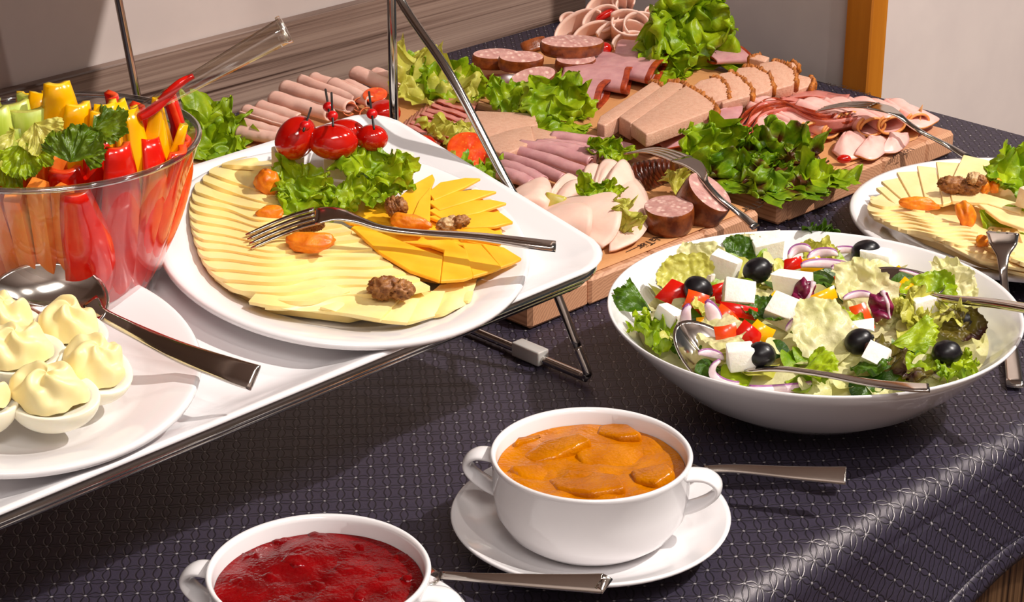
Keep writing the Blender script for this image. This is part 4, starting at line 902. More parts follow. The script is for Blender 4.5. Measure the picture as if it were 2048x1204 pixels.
for i, (x, y, rad, yaw, lb) in enumerate(((1432, 330, .034, 100, 'bright frilly lettuce leaf nearest the propped fork'), (1480, 345, .040, 250, 'green lettuce leaf with dark edge hanging toward the printed board corner'), (1520, 340, .027, 95, 'dark edged lettuce leaf below the tomato wedge'), (1570, 335, .036, 90, 'red edged lettuce leaf standing up against the pink ham loops'), (1575, 362, .036, 260, 'frilly lettuce leaf drooping over the thick board edge'), (1615, 348, .034, 290, 'green lettuce leaf at the outer end of the red edged bunch'))):
    leaf('lettuce_leaf', at(x, y, .030), rad, lb, 'lettuce_r' if i in (1, 2, 3, 4) else 'lettuce', Vector((-.35, -.7, .75)), R(yaw), 220, .28, .24, 20 + i, k=6)

# ------------------------------------------------------------------ the big cheese plate
def cl(pts, o, n, h): return [on(x, y, o, n, h) for x, y in pts]
TIP = [(437, 333), (410, 346), (398, 362), (382, 383), (378, 401), (377, 420), (377, 440), (382, 461), (390, 481), (394, 500), (400, 520), (414, 542), (434, 563), (466, 586), (520, 603)]
INN = [(556, 338), (552, 395), (556, 415), (570, 428), (600, 440), (645, 447), (684, 453), (704, 466), (729, 480), (745, 502), (766, 516), (786, 535), (812, 552), (840, 562), (860, 577)]
SAG = [0, 2, 4, 8, 14, 20, 24, 24, 20, 12, 8, 6, 6, 8, 10]
def cline(k, u):
    k = max(-2, min(len(TIP) - 1, k))
    if k < 0: a, b, s = (TIP[0][0] + 26 * -k, TIP[0][1] - 8 * -k), (INN[0][0] + 6, INN[0][1] - 6 * -k), 0
    else: a, b, s = TIP[k], INN[k], SAG[k]
    w_ = 6 * math.sin(u * 9 + k * .45) * (0 if k < 4 else 1) * math.sin(math.pi * u)
    return lerp(a[0], b[0], u), lerp(a[1], b[1], u) + s * math.sin(math.pi * u) + w_
for i in range(len(TIP)):
    def f(u, v, i=i):
        cr = (1 - math.sqrt(max(0, 1 - (2 * v - 1) ** 2))) * .055          # rounded corner at the tip
        uu = cr + u * (1 - cr)
        a, b = cline(i, uu), cline(i - 2, uu)
        x, y = lerp(a[0], b[0], v), lerp(a[1], b[1], v)
        h = lerp(.0044, -.0016, v) + .0028 * math.sin(uu * 8 + i * .5) * math.sin(math.pi * uu) - .004 * (1 - uu) ** 3
        return on(x, y, PC, PN, h)
    one('cheese_slice', sheet(f, 30, 10, .0030), M['cheese'], 'yellow cheese slice, %s in the left fan counted from the skewers' % ORD[i], 'cheese', 'yellow slices fanned on the big plate', 'auto')
for i, (a, b) in enumerate((((402, 532), (640, 560)), ((424, 558), (690, 585)), ((452, 580), (720, 600)), ((500, 610), (760, 612)))):
    def f(u, v, a=a, b=b, i=i):
        cr = (1 - math.sqrt(max(0, 1 - (2 * v - 1) ** 2))) * .06; uu = cr + u * (1 - cr)
        return on(lerp(a[0], b[0], uu) + 8 * v, lerp(a[1], b[1], uu) - 34 * v + 5 * math.sin(uu * 10 + i), PC, PN, -.0050 - .0010 * i + .001 * math.sin(uu * 8 + i))
    one('cheese_slice', sheet(f, 24, 6, .0023), M['cheese'], 'lower layer yellow cheese slice, %s from the left edge round to the front' % ORD[i], 'cheese', 'lower layer of yellow slices', 'auto')
BR = [[(498, 606), (560, 616), (628, 613), (700, 585), (640, 560), (520, 580)], [(530, 616), (600, 622), (680, 628), (760, 641), (800, 600), (650, 592)], [(640, 616), (700, 632), (757, 642), (814, 648), (840, 600), (730, 590)],
      [(740, 625), (790, 640), (814, 647), (868, 634), (890, 585), (800, 585)], [(815, 625), (866, 633), (905, 622), (936, 607), (952, 568), (880, 572)], [(880, 590), (936, 604), (948, 575), (955, 555), (900, 560)]]
for i, pts in enumerate(BR):
    h = .0010 - .0016 * i
    def f(u, v, pts=pts, h=h, i=i):
        e = spline([Vector((x, y, 0)) for x, y in pts[:4]], u); q = Vector((lerp(pts[5 if len(pts) > 5 else 4][0], pts[4][0], u), lerp(pts[5 if len(pts) > 5 else 4][1], pts[4][1], u), 0))
        c = e.lerp(q, v); return on(c.x, c.y, PC, PN, h + .0024 * math.sin(u * 7 + i) * (1 - v) + .0012 * v)
    one('cheese_slice', sheet(f, 18, 6, .0023), M['cheese'], 'yellow cheese slice at the near plate rim, %s counted from the left fan' % ORD[i], 'cheese', 'yellow slices along the near rim', 'auto')
OS = [([(706, 456), (760, 464), (850, 500), (886, 512), (880, 561), (820, 541), (760, 505)], .0075), ([(800, 482), (860, 490), (888, 500), (881, 561), (928, 558), (946, 552), (934, 500), (900, 478)], .0062),
      ([(862, 478), (926, 490), (946, 552), (985, 541), (1003, 534), (962, 488)], .0052), ([(920, 478), (964, 488), (1001, 534), (1024, 526), (1044, 516), (1008, 494)], .0042), ([(905, 455), (968, 452), (1012, 470), (1002, 486), (930, 478)], .0052),
      ([(855, 432), (940, 420), (1002, 425), (1027, 443), (990, 452), (920, 456)], .0062), ([(856, 420), (900, 404), (980, 398), (1014, 405), (960, 424), (890, 440)], .0070), ([(856, 404), (882, 386), (950, 378), (994, 382), (950, 398), (880, 420)], .0078),
      ([(856, 384), (880, 364), (930, 355), (962, 356), (930, 374), (868, 400)], .0086), ([(788, 402), (830, 366), (865, 347), (870, 358), (854, 395), (830, 440), (800, 430)], .0098), ([(818, 446), (838, 400), (862, 372), (860, 452), (842, 466)], .0110), ([(655, 420), (710, 402), (760, 390), (850, 398), (862, 458), (770, 452), (700, 446)], .0035)]
for i, (px, h) in enumerate(OS):
    top = cl(px, PC, PN, h)
    cen = sum(top, Vector()) / len(top)
    one('orange_cheese_slice', prism(top, PN, .0024, .0005), M['cheddar'], 'orange cheese slice, %s in the fan counted from front to lettuce' % ORD[i] if i < 11 else 'large flat orange cheese slice under the lettuce and fork', 'cheese', 'orange slices fanned on the big plate', 'auto')
under = cl([(700, 455), (770, 400), (860, 375), (950, 385), (1000, 420), (1005, 470), (990, 525), (900, 545), (800, 530)], PC, PN, .0018)
one('orange_cheese_slice', prism(under, PN, .0100, .001), M['cheddar'], 'stack of orange cheese under the fan on the big plate', 'cheese', None, 'auto', 'stuff')
under = cl([(420, 360), (540, 345), (600, 430), (700, 470), (780, 540), (840, 590), (700, 620), (540, 600), (440, 550), (400, 470)], PC, PN, -.0030)
one('cheese_slice', prism(under, PN, .0100, .001), M['cheese'], 'stack of pale yellow cheese under the fan on the big plate', 'cheese', None, 'auto', 'stuff')
def nut(x, y, z, rx, ry, ang, label, seed, P=None, m='walnut'):
    p = P or at(x, y, z); k = mpp(p); t = thing('walnut', label, 'walnut', p); F = camframe(p, R(ang))
    a = blob(rx * k * .62, ry * k, ry * k, seed, .33, 2.3, 4, True).xf(F @ Matrix.Translation((-rx * k * .35, 0, 0)))
    b = blob(rx * k * .62, ry * k * .9, ry * k, seed + 5, .33, 2.3, 4, True).xf(F @ Matrix.Translation((rx * k * .38, -.0004, 0)))
    part('kernel_half', a, M[m], t); part('kernel_half', b, M['walnut' if m == 'walnut' else 'walnut'], t)
    part('kernel_ridge', blob(rx * k * .3, ry * k * .5, ry * k * .6, seed + 9, .3, 2.5, 3, True).xf(F @ Matrix.Translation((0, ry * k * .65, 0))), M[m], t)
def apr(x, y, z, rx, ry, ang, label, seed, P=None):
    p = P or at(x, y, z); k = mpp(p)
    one('dried_apricot', blob(rx * k, ry * k, ry * k * .9, seed, .26, 1.3, 4).xf(camframe(p, R(ang))), M['apricot'], label, 'apricot')
Q = lambda x, y, h: on(x, y, PC, PN, h)
nut(782, 577, 0, 46, 22, -3, 'big walnut half at the near side of the big plate', 1, Q(782, 577, .010))
nut(792, 413, 0, 22, 20, 20, 'brown walnut piece among the orange slices beside an apricot', 2, Q(792, 413, .016))
nut(906, 446, 0, 34, 14, 14, 'pale walnut piece on the outer orange slices above the fork handle', 3, Q(906, 446, .013), 'walnut_l')
nut(622, 450, 0, 26, 13, 8, 'walnut piece half hidden under the fork tines', 4, Q(622, 450, .010))
nut(688, 425, 0, 8, 5, 0, 'crumb of walnut by the fork neck', 5, Q(688, 426, .008))
nut(775, 375, 0, 18, 8, 15, 'pale walnut piece peeping out below the lettuce', 6, Q(775, 377, .010), 'walnut_l')
apr(620, 484, 0, 48, 21, 2, 'orange dried apricot in the middle of the yellow slices', 1, Q(620, 484, .013))
apr(818, 443, 0, 40, 17, -10, 'dried apricot leaning on a walnut among the orange slices', 2, Q(818, 443, .014))
apr(534, 366, 0, 26, 28, 20, 'dried apricot beside the lettuce on the big plate', 3, Q(534, 366, .010))
apr(540, 427, 0, 30, 15, 10, 'shaded dried apricot below the lettuce near the fork tines', 4, Q(540, 427, .008))
# skewers: soft cheese, tomato, pick with bead
def cube(px, py, h, sx, sy, sz, yaw, label, seed):
    p = Q(px, py, h); k = mpp(p)
    one('camembert_cube', box(sx * k, sy * k, sz * k, seed, .0012, .002).xf(frame(p, PN, R(yaw))), M['camembert'], label, 'cheese', None, 'auto')
cube(575, 325, .012, 52, 50, 52, 20, 'beige soft cheese cube under the slanted tomato', 1)
cube(682, 325, .012, 64, 50, 54, -6, 'white soft cheese cube under the middle tomato', 2)
cube(732, 312, .012, 50, 46, 46, 10, 'soft cheese cube under the small tomato and behind lettuce', 3)
cube(800, 330, .012, 42, 36, 50, -25, 'white soft cheese wedge at the far end of the lettuce', 4)
cube(690, 290, .012, 50, 46, 44, 4, 'soft cheese cube hidden behind the middle tomato', 5)
def tom(px, py, h, rx, ry, ang, label, seed):
    p = Q(px, py, h); k = mpp(p); t = thing('cherry_tomato', label, 'tomato', p)
    part('fruit', blob(rx * k, ry * k, ry * k, seed, .03, 1, 4).xf(camframe(p, R(ang))), M['tomato'], t)
tom(592, 276, .034, 47, 39, 55, 'slanted plum tomato on the leftmost cheese skewer', 1)
tom(666, 284, .036, 50, 37, -4, 'large plum tomato lying on the middle cheese skewer', 2)
tom(694, 264, .034, 38, 26, -8, 'plum tomato behind the large middle one', 3)
tom(744, 276, .034, 33, 27, -6, 'small plum tomato on the skewer nearest the steel post', 4)
def pick(a, b, bead, h, label):
    A, B = Q(a[0], a[1], h), Q(b[0], b[1], h); t = thing('cocktail_pick', label, 'pick', B); k = mpp(A)
    part('stick', tube([A, B], 2.3 * k, 10), M['pick'], t)
    c = B.lerp(A, bead); part('bead', blob(11 * k, 10.5 * k, 10.5 * k, 1, 0, 1, 3).xf(camframe(c, 0)), M['bead'], t, 'red round bead')
pick((622, 216), (607, 262), .22, .050, 'black pick with red bead in the slanted tomato')
pick((663, 186), (666, 252), .30, .052, 'black pick with red bead standing in the large middle tomato')
pick((651, 179), (661, 240), .42, .044, 'black pick with red bead in the tomato behind the middle one')
pick((738, 184), (748, 258), .40, .050, 'black pick with red bead in the small tomato by the steel post')
def lf(x, y, h, rad, yaw, label, seed, m='lettuce', n=None, span=210, k=6, cup=.25, ruf=.19):
    leaf('lettuce_leaf', Q(x, y, h), rad, label, m, n or (PN * .9 - FWD * .6), R(yaw), span, cup, ruf, seed, None, k)
lf(625, 366, .012, .025, 215, 'bright frilly lettuce leaf in front of the skewers, left part', 31)
lf(625, 388, .010, .023, 260, 'curly lettuce leaf hanging over the yellow slices above the fork', 32)
lf(690, 378, .014, .020, 290, 'small curled lettuce leaf between the two lettuce bunches of the big plate', 33)
lf(735, 366, .016, .026, 75, 'bright frilly lettuce leaf rising before the small tomato', 34)
lf(752, 362, .014, .021, 330, 'pointed lettuce leaf next to the white soft cheese wedge', 35)

# ------------------------------------------------------------------ the right cheese plate
RP = RC; RN = UPV
S = lambda x, y, h=0: on(x, y, RP, RN, h)
RS = [([(1927, 309), (1975, 320), (2030, 338), (2018, 372), (1955, 382), (1906, 354)], .0160), ([(1872, 323), (1923, 326), (1916, 352), (1930, 395), (1886, 408)], .0140), ([(1834, 331), (1872, 335), (1888, 408), (1852, 404)], .0128), ([(1793, 344), (1835, 342), (1858, 404), (1826, 402)], .0116),
      ([(1762, 362), (1802, 354), (1836, 402), (1806, 400)], .0105), ([(1752, 375), (1782, 370), (1816, 402), (1790, 408)], .0095), ([(1740, 398), (1770, 384), (1836, 412), (1812, 426), (1778, 412)], .0086), ([(1900, 386), (1960, 384), (2045, 408), (2042, 427), (1975, 406), (1905, 402)], .0150), ([(1952, 404), (2048, 422), (2064, 462), (2000, 440)], .0140), ([(1888, 486), (1960, 474), (2064, 518), (2064, 540), (1960, 522)], .0100), ([(1925, 503), (1990, 500), (2064, 530), (2064, 552), (1980, 530)], .0070)]
for i, (px, h) in enumerate(RS):
    one('cheese_slice', prism(cl(px, RP, RN, h * 1.35 - .002), UPV, .0028, .0005), M['cheese_b'], 'ivory cheese slice, %s in its fan counted from the square one at the back' % ORD[i], 'cheese', 'ivory slices fanned on the far plate', 'auto')
RTIP = [(1740, 410), (1732, 424), (1740, 434), (1756, 440), (1772, 448), (1788, 458), (1806, 464), (1836, 470), (1868, 481), (1892, 488), (1930, 504), (1975, 520)]
RINN = [(1850, 425), (1868, 438), (1895, 444), (1920, 450), (1942, 458), (1956, 468), (1966, 478), (1984, 488), (2004, 498), (2030, 508), (2060, 522), (2090, 534)]
for i in range(len(RTIP)):
    def f(u, v, i=i):
        cr = (1 - math.sqrt(max(0, 1 - (2 * v - 1) ** 2))) * .05; uu = cr + u * (1 - cr); j = max(0, i - 2); dy = 0 if i > 1 else -8 * (2 - i)
        a, b, c, d = RTIP[i], RINN[i], RTIP[j], RINN[j]; w_ = 4 * math.sin(uu * 8 + i * .7) * math.sin(math.pi * uu)
        x = lerp(lerp(a[0], b[0], uu), lerp(c[0], d[0], uu), v); y = lerp(lerp(a[1], b[1], uu) + w_, lerp(c[1], d[1], uu) + w_ + dy, v)
        return S(x, y, .0075 + lerp(.0056, 0, v) + .0022 * math.sin(uu * 9 + i * .8) * math.sin(math.pi * uu) - .003 * (1 - uu) ** 3)
    one('cheese_slice', sheet(f, 26, 8, .0028), M['cheese_b'], 'wavy ivory cheese slice, %s round the near left of the far plate' % ORD[i], 'cheese', 'wavy ivory slices on the far plate', 'auto')
one('cheese_slice', prism(cl([(1770, 420), (1850, 360), (1960, 340), (2060, 370), (2080, 480), (2060, 530), (1960, 510), (1850, 465)], RP, RN, .006), UPV, .010, .001), M['cheese_b'], 'stack of ivory cheese under the fan on the right hand plate', 'cheese', None, 'auto', 'stuff')
nut(1920, 372, 0, 42, 17, -8, 'dark brown walnut half on the ivory cheese slices', 11, S(1918, 372, .024))
nut(1955, 357, 0, 20, 12, -10, 'pale walnut piece on top of the dark brown walnut', 12, S(1953, 358, .032), 'walnut_l')
apr(1840, 408, 0, 40, 14, -6, 'dried apricot lying across the ivory cheese fan', 11, S(1840, 408, .018))
apr(1930, 430, 0, 18, 28, 15, 'upright dried apricot beside the long lettuce leaf', 12, S(1930, 428, .020))
apr(1966, 372, 0, 12, 18, 0, 'dried apricot scrap beside the walnut on the far plate', 13, S(1968, 372, .022))
apr(1988, 370, 0, 14, 17, -10, 'dried apricot scrap touching the lettuce on the far plate', 14, S(1988, 370, .022))
apr(1966, 482, 0, 14, 12, 0, 'dried apricot scrap beside the fork head', 15, S(1966, 482, .018))
leaf('lettuce_leaf', S(2035, 385, .016), .034, 'green lettuce leaf at the far edge of the ivory cheese plate', 'lettuce', Vector((-.3, -.8, .7)), R(80), 220, .25, .2, 41)
leaf('lettuce_leaf', S(1960, 420, .016), .046, 'long crinkled lettuce leaf lying across the ivory cheese toward the fork', 'lettuce', Vector((-.4, -.6, .8)), R(-38), 120, .2, .14, 42, None, 7, .7)
cubeP = S(2064, 392, .03); one('camembert_cube', box(.016, .016, .016, 7, .002, .002).xf(frame(cubeP, UPV, .4)), M['camembert'], 'white soft cheese piece at the picture edge on the ivory cheese plate', 'cheese', None, 'auto')

# ------------------------------------------------------------------ stuffed eggs
def egg(px, py, h, rx, ry, yaw, label, seed, tilt=(0, 0)):
    p = Eh(px, py, h); k = mpp(p); n = (EN + RGT * tilt[0] - FWD * tilt[1]).normalized(); F = frame(p, n, R(yaw))
    t = thing('egg_half', label, 'egg', p - EN * .02); seg = 40; L = []
    for i in range(12):
        a = math.pi / 2 * i / 11 * .985
        L.append([F @ Vector(((rx * k * math.cos(a) * (1 + .10 * math.cos(q))) * math.cos(q), ry * k * math.cos(a) * math.sin(q), -.021 * math.sin(a) ** 1.0)) for q in [2 * math.pi * j / seg for j in range(seg)]])
    top = [[F @ Vector((rx * k * s * (1 + .10 * math.cos(q)) * math.cos(q), ry * k * s * math.sin(q), z)) for q in [2 * math.pi * j / seg for j in range(seg)]] for s, z in ((.01, -.004), (.5, -.003), (.8, -.0012), (.95, .0008), (.99, .0004))]
    part('egg_white', loft(top + L, False, True), M['egg'], t)
    nr, na = 22, 72; V = []; r0 = .84
    for i in range(nr + 1):
        r = r0 * i / nr
        for j in range(na):
            q = 2 * math.pi * j / na; w_ = math.sin(4 * q + 7.5 * (1 - r / r0) + seed)
            rr = r * (1 + .05 * w_ + .06 * noise.noise(Vector((math.cos(q) * 2, math.sin(q) * 2, seed))))
            z = .0145 * (1 - (r / r0) ** 3.0) ** .75 + .0030 * w_ * (r / r0) ** .6 * (1 - (r / r0) ** 6) + .0034 * noise.noise(Vector((math.cos(q) * r * 3, math.sin(q) * r * 3, seed + 4)))
            V.append(F @ Vector((rx * k * rr * math.cos(q), ry * k * rr * math.sin(q), z + .0008)))
    FC = [[i * na + j, (i + 1) * na + j, (i + 1) * na + (j + 1) % na, i * na + (j + 1) % na] for i in range(nr) for j in range(na)]
    part('filling', G().add(V, FC), M['cream'], t, 'swirl of piped yellow cream')
egg(98, 788, .012, 94, 78, -8, 'stuffed egg half at the near edge of the egg plate', 1, (-.05, .15))
egg(186, 733, .012, 76, 76, -25, 'stuffed egg half furthest toward the cheese plate', 2, (.25, .2))
egg(36, 706, .012, 84, 70, 10, 'stuffed egg half in the middle at the picture edge', 3, (-.1, .1))
egg(135, 656, .012, 76, 66, -12, 'stuffed egg half just in front of the large spoon', 4, (.1, .1))
egg(8, 645, .012, 70, 58, 5, 'stuffed egg half behind the middle one at the picture edge', 5, (0, .1))
egg(-40, 800, .012, 70, 60, 0, 'stuffed egg half mostly cut off by the picture edge', 6)

# ------------------------------------------------------------------ glass bowl of raw vegetables
GA = Vector((.627, 1.006, 0)); GR = .0865; GZ = .2125; GBR = .053
def trayz(x, y): return (TO - TN * (TN.dot(Vector((x, y, 0)) - TO) - 0) ).z if False else TO.z - (TN.x * (x - TO.x) + TN.y * (y - TO.y)) / TN.z
def gpt(r, q, s, extra=0.0):              # s = 0 at the base, 1 at the rim
    x, y = GA.x + r * math.cos(q), GA.y + r * math.sin(q)
    zb = trayz(x, y) - .0118 if True else 0
    return Vector((x, y, lerp(zb, GZ, s) + extra))
def gbowl():
    seg = 96; L = []
    out = [(0.001, 0, 0), (GBR * .9, 0, 0), (GBR, .02, 0), (GBR + .006, .16, 0), (GBR + .017, .5, 0), (GBR + .0265, .8, 0), (GR - .0005, .985, 0), (GR, 1, .0006), (GR - .0012, 1, .0014), (GR - .0024, 1, .0004)]
    inn = [(GR - .0030, .985, 0), (GBR + .0240, .8, 0), (GBR + .0142, .5, 0), (GBR + .003, .17, 0), (GBR - .004, .07, 0), (GBR * .8, .055, 0), (0.001, .055, 0)]
    for r, s, e in out + inn: L.append([gpt(r, 2 * math.pi * k / seg, s, e) for k in range(seg)])
    return loft(L, True, True)
gb = thing('glass_bowl', 'clear flared glass bowl packed with raw vegetable sticks', 'bowl', Vector((GA.x, GA.y, trayz(GA.x, GA.y) - .0118)))
part('bowl_wall', gbowl(), M['glass'], gb)
rp = [gpt(GR - .0010, 2 * math.pi * k / 96, 1, .0006) for k in range(97)]
part('rim', tube(rp, .0019, 10, caps=False), M['glass_rim'], gb, 'thick rounded glass rim')
part('foot_ring', tube([gpt(GBR * .96, 2 * math.pi * k / 72, .0, .0024) for k in range(73)], .0022, 8, caps=False), M['glass_rim'], gb)
def stick_base(tip, frac=.55, z=.0):
    d = Vector((tip.x - GA.x, tip.y - GA.y, 0)); d *= frac
    if d.length > .040: d *= .040 / d.length
    b = GA + d; b.z = trayz(b.x, b.y) - .0118 + .0085 + z; return b
def carrot(x, y, z, i, wd=.0092, frac=.6):
    tip = at(x, y, z); b = stick_base(tip, frac); d = tip - b; ln = d.length; n = d.normalized()
    g = box(wd, wd * .9, ln, i, .0011, .0006).xf(frame(b + d * .5, n, i * 1.3))
    return g
def pol(r, deg, z): return Vector((GA.x + r * math.cos(R(deg)), GA.y + r * math.sin(R(deg)), z))
def floorz(p, e=.0085): return trayz(p.x, p.y) - .0118 + e
def vstick(r0, r1, deg, z, dd=0):
    b = pol(r0, deg, 0); b.z = floorz(b); return pol(r1, deg + dd, z), b
CT = []
for j in range(9): CT.append((.0455, .0765, 158 + j * 10.4, .206 + .004 * ((j * 5) % 3), 0))
for j in range(7): CT.append((.032, .058, 166 + j * 12, .216 + .004 * ((j * 3) % 4), 3))
for j in range(3): CT.append((.014, .032, 190 + j * 22, .224 + .003 * j, -4))
for i, (r0, r1, dg, z, dd) in enumerate(CT):
    tip, b = vstick(r0, r1, dg, z, dd); d = tip - b
    one('carrot_stick', box(.0096, .0090, d.length, i, .0010, .0006).xf(frame(b + d * .5, d, i * 1.3)), M['carrot'], 'carrot stick, %s from the celery side in the %s row of the glass bowl' % (ORD[i if i < 9 else i - 9 if i < 16 else i - 16], 'outer' if i < 9 else 'middle' if i < 16 else 'inner'), 'carrot', 'carrot sticks in the glass bowl', 'auto')
tip = at(206, 250, .228); b = stick_base(tip, .3); d = tip - b
one('carrot_stick', box(.0096, .0090, d.length, 77, .0010, .0006).xf(frame(b + d * .5, d, .5)), M['carrot'], 'lone carrot stick between celery leaf and red pepper', 'carrot', None, 'auto')
def strip(tip, base, wd, bulge, out, tipk=.25, seed=0, th=.0042):
    d = tip - base; s = d.cross(out).normalized(); o = s.cross(d).normalized()
    if o.dot(out) < 0: o = -o
    def f(u, v):
        w_ = wd * (1 - (1 - tipk) * max(0, (u - .5) / .5) ** 1.7) * (.75 + .25 * min(1, u * 3)); t = 2 * v - 1
        return base + d * u + o * (bulge * math.sin(math.pi * u * .9) + .15 * wd * (1 - t * t) - .006 * max(0, u - .8) * 5 * (seed % 3 - .5)) + s * (w_ * t * .5 + .003 * math.sin(u * 4 + seed))
    return sheet(f, 16, 8, th)
def outv(p): return Vector((p.x - GA.x, p.y - GA.y, .02)).normalized()
RT = []
for j in range(6): RT.append((.0455, .0765, 252 + j * 16, .212 + .006 * ((j * 3) % 4), .027))
for j in range(6): RT.append((.032, .058, 250 + j * 17, .219 + .005 * ((j * 5) % 3), .030))
for j in range(5): RT.append((.018, .036, 256 + j * 19, .226 + .005 * ((j * 2) % 3), .028))
for i, (r0, r1, dg, z, wd) in enumerate(RT):
    tip, b = vstick(r0, r1, dg, z, 5 * ((i * 7) % 3 - 1)); m = 'orpep' if i in (4, 9) else 'redpep'
    one('pepper_strip', strip(tip, b, wd, .007, outv(tip), .5, i), [M[m], M['redflesh']], 'red pepper strip, %s from the carrots in the %s row of the glass bowl' % (ORD[i if i < 6 else i - 6 if i < 12 else i - 12], 'outer' if i < 6 else 'middle' if i < 12 else 'inner'), 'pepper', 'red pepper strips in the glass bowl')
YT = [(104, 156, .262, .028), (56, 184, .248, .020), (124, 186, .252, .028), (152, 196, .250, .028), (206, 204, .248, .030), (240, 212, .246, .020), (294, 186, .250, .018), (316, 218, .240, .016), (336, 212, .238, .014), (358, 236, .230, .014), (82, 182, .252, .024), (268, 226, .242, .02), (180, 212, .246, .024)]
for i, (x, y, z, wd) in enumerate(YT):
    tip = at(x, y, z); b = stick_base(tip, .6); pt = i in (6, 7, 8, 9)
    one('pepper_strip', strip(tip, b, wd, .008, outv(tip) if not pt else (outv(tip) - FWD * .5), .08 if pt else .4, i + 30), [M['yelpep'], M['yelflesh']], ('pointed yellow pepper strip, %s at the far side of the glass bowl' % ORD[i - 6]) if pt else 'broad yellow pepper strip at the back of the glass bowl, %s in its bunch' % ORD[i if i < 6 else i - 4], 'pepper', 'yellow pepper strips' if pt else 'broad yellow pepper strips')
for i, (x, y, z, wd) in enumerate(((52, 206, .248, .020), (68, 182, .250, .014), (12, 196, .250, .020), (32, 240, .238, .018), (-25, 210, .25, .018), (84, 258, .234, .012))):
    tip = at(x, y, z); b = stick_base(tip, .45); d = tip - b; s = d.cross(FWD).normalized(); o = s.cross(d).normalized()
    def f(u, v, b=b, d=d, s=s, o=o, wd=wd):
        q = R(lerp(-75, 75, v)); return b + d * u + s * (wd * .6 * math.sin(q)) + o * (-wd * .5 * math.cos(q))
    one('celery_stalk', sheet(f, 8, 12, .0034), [M['celery'], M['lettuce_p']], 'pale green celery stalk in the glass bowl, %s counted from the yellow pepper' % ORD[i], 'celery', 'celery stalks')
for i, (x, y, z, rad, yaw, m, lb, nn) in enumerate(((140, 325, .232, .022, 85, 'celeaf', 'dark green celery leaf over the carrot sticks', -FWD + UPV * .3), (160, 300, .234, .016, 10, 'celeaf', 'celery leaf pointing toward the red pepper strips', -FWD + UPV * .4), (185, 258, .238, .020, 18, 'celeaf', 'dark celery leaf lying before the yellow pepper strips', -FWD + UPV), (30, 262, .236, .026, 190, 'lettuce_p', 'pale frilly celery heart leaf at the picture edge', -FWD + UPV * .4), (50, 285, .232, .022, 270, 'lettuce', 'green celery heart leaf above the carrot sticks', -FWD + UPV * .3), (15, 300, .226, .022, 250, 'lettuce', 'drooping celery leaf behind the carrot sticks at the picture edge', -FWD + UPV * .3), (70, 245, .242, .018, 300, 'lettuce_p', 'pale celery sprig crossing the stalks', -FWD + UPV * .2))):
    leaf('celery_leaf', at(x, y, z), rad, lb, m, nn, R(yaw), 150, .1, .12, 50 + i, None, 5, .9)
# clear plastic tongs
tg = thing('salad_tongs', 'clear plastic tongs with vee shaped arms leaning out of the glass bowl', 'tongs', at(262, 236, .235))
TA, TB, TC = at(238, 246, .236), at(415, 140, .262), at(567, 58, .285)
def arm():
    d = (TC - TA).normalized()
    side = d.cross(FWD).normalized()
    def f(u, v):
        c = TA.lerp(TC, u); k = mpp(c); t = 2 * v - 1; wd = lerp(9, 25, u) * k
        return c + side * (wd * t) + FWD * (abs(t) * wd * .9)
    return sheet(f, 18, 6, .0018)
part('arm', arm(), M['acrylic'], tg)
part('end_bridge', box(.0025, .015, .012, 1, .0004, .0008).xf(camframe(TC + FWD * .004, R(28))), M['acrylic'], tg)

sA, sB = TA.lerp(TC, .10) + FWD * .002, TA.lerp(TC, .46) + FWD * .002  # added red strip in place of the pepper red refracted by the tongs
one('pepper_strip', strip(sB, sA, .0052, .0002, -FWD, .3, 1, .0018), [M['redpep'], M['redflesh']], 'narrow red strip standing in for pepper red refracted in the clear plastic tongs', 'pepper')

# ------------------------------------------------------------------ the salad
def sm(x, y):                               # height of the salad heap
    r = min(1.0, math.hypot(x - SB.x, y - SB.y) / .113)
    return .0635 - .0125 * r ** 5 + .003 * noise.noise(Vector((x * 40, y * 40, 0)))
def sal(px, py, dz=0.0):
    z = .055
    for _ in range(4): q = at(px, py, z); z = sm(q.x, q.y) + dz
    return at(px, py, z)
V = [Vector((SB.x, SB.y, sm(SB.x, SB.y) - .006))]; F = []; nr, nt = 26, 80
for i in range(1, nr + 1):
    for k in range(nt):
        r = .113 * i / nr; a = 2 * math.pi * k / nt; x, y = SB.x + r * math.cos(a), SB.y + r * math.sin(a)
        V.append(Vector((x, y, max(sm(x, y) - .007 + .004 * fz(Vector((x, y, 0)), 90, 3), .0125 + 0 * i) if i < nr else .0485)))
for k in range(nt): F.append([0, 1 + k, 1 + (k + 1) % nt])
for i in range(nr - 1):
    for k in range(nt): a, b = 1 + i * nt + k, 1 + i * nt + (k + 1) % nt; F.append([a, a + nt, b + nt, b])
one('shredded_salad', G().add(V, F), M['iceberg'], 'bed of shredded lettuce filling the salad bowl under the larger pieces', 'salad', None, True, 'stuff')
r2 = random.Random(21)
def tilt(): return UPV + RGT * r2.uniform(-.35, .35) - FWD * r2.uniform(-.1, .5)
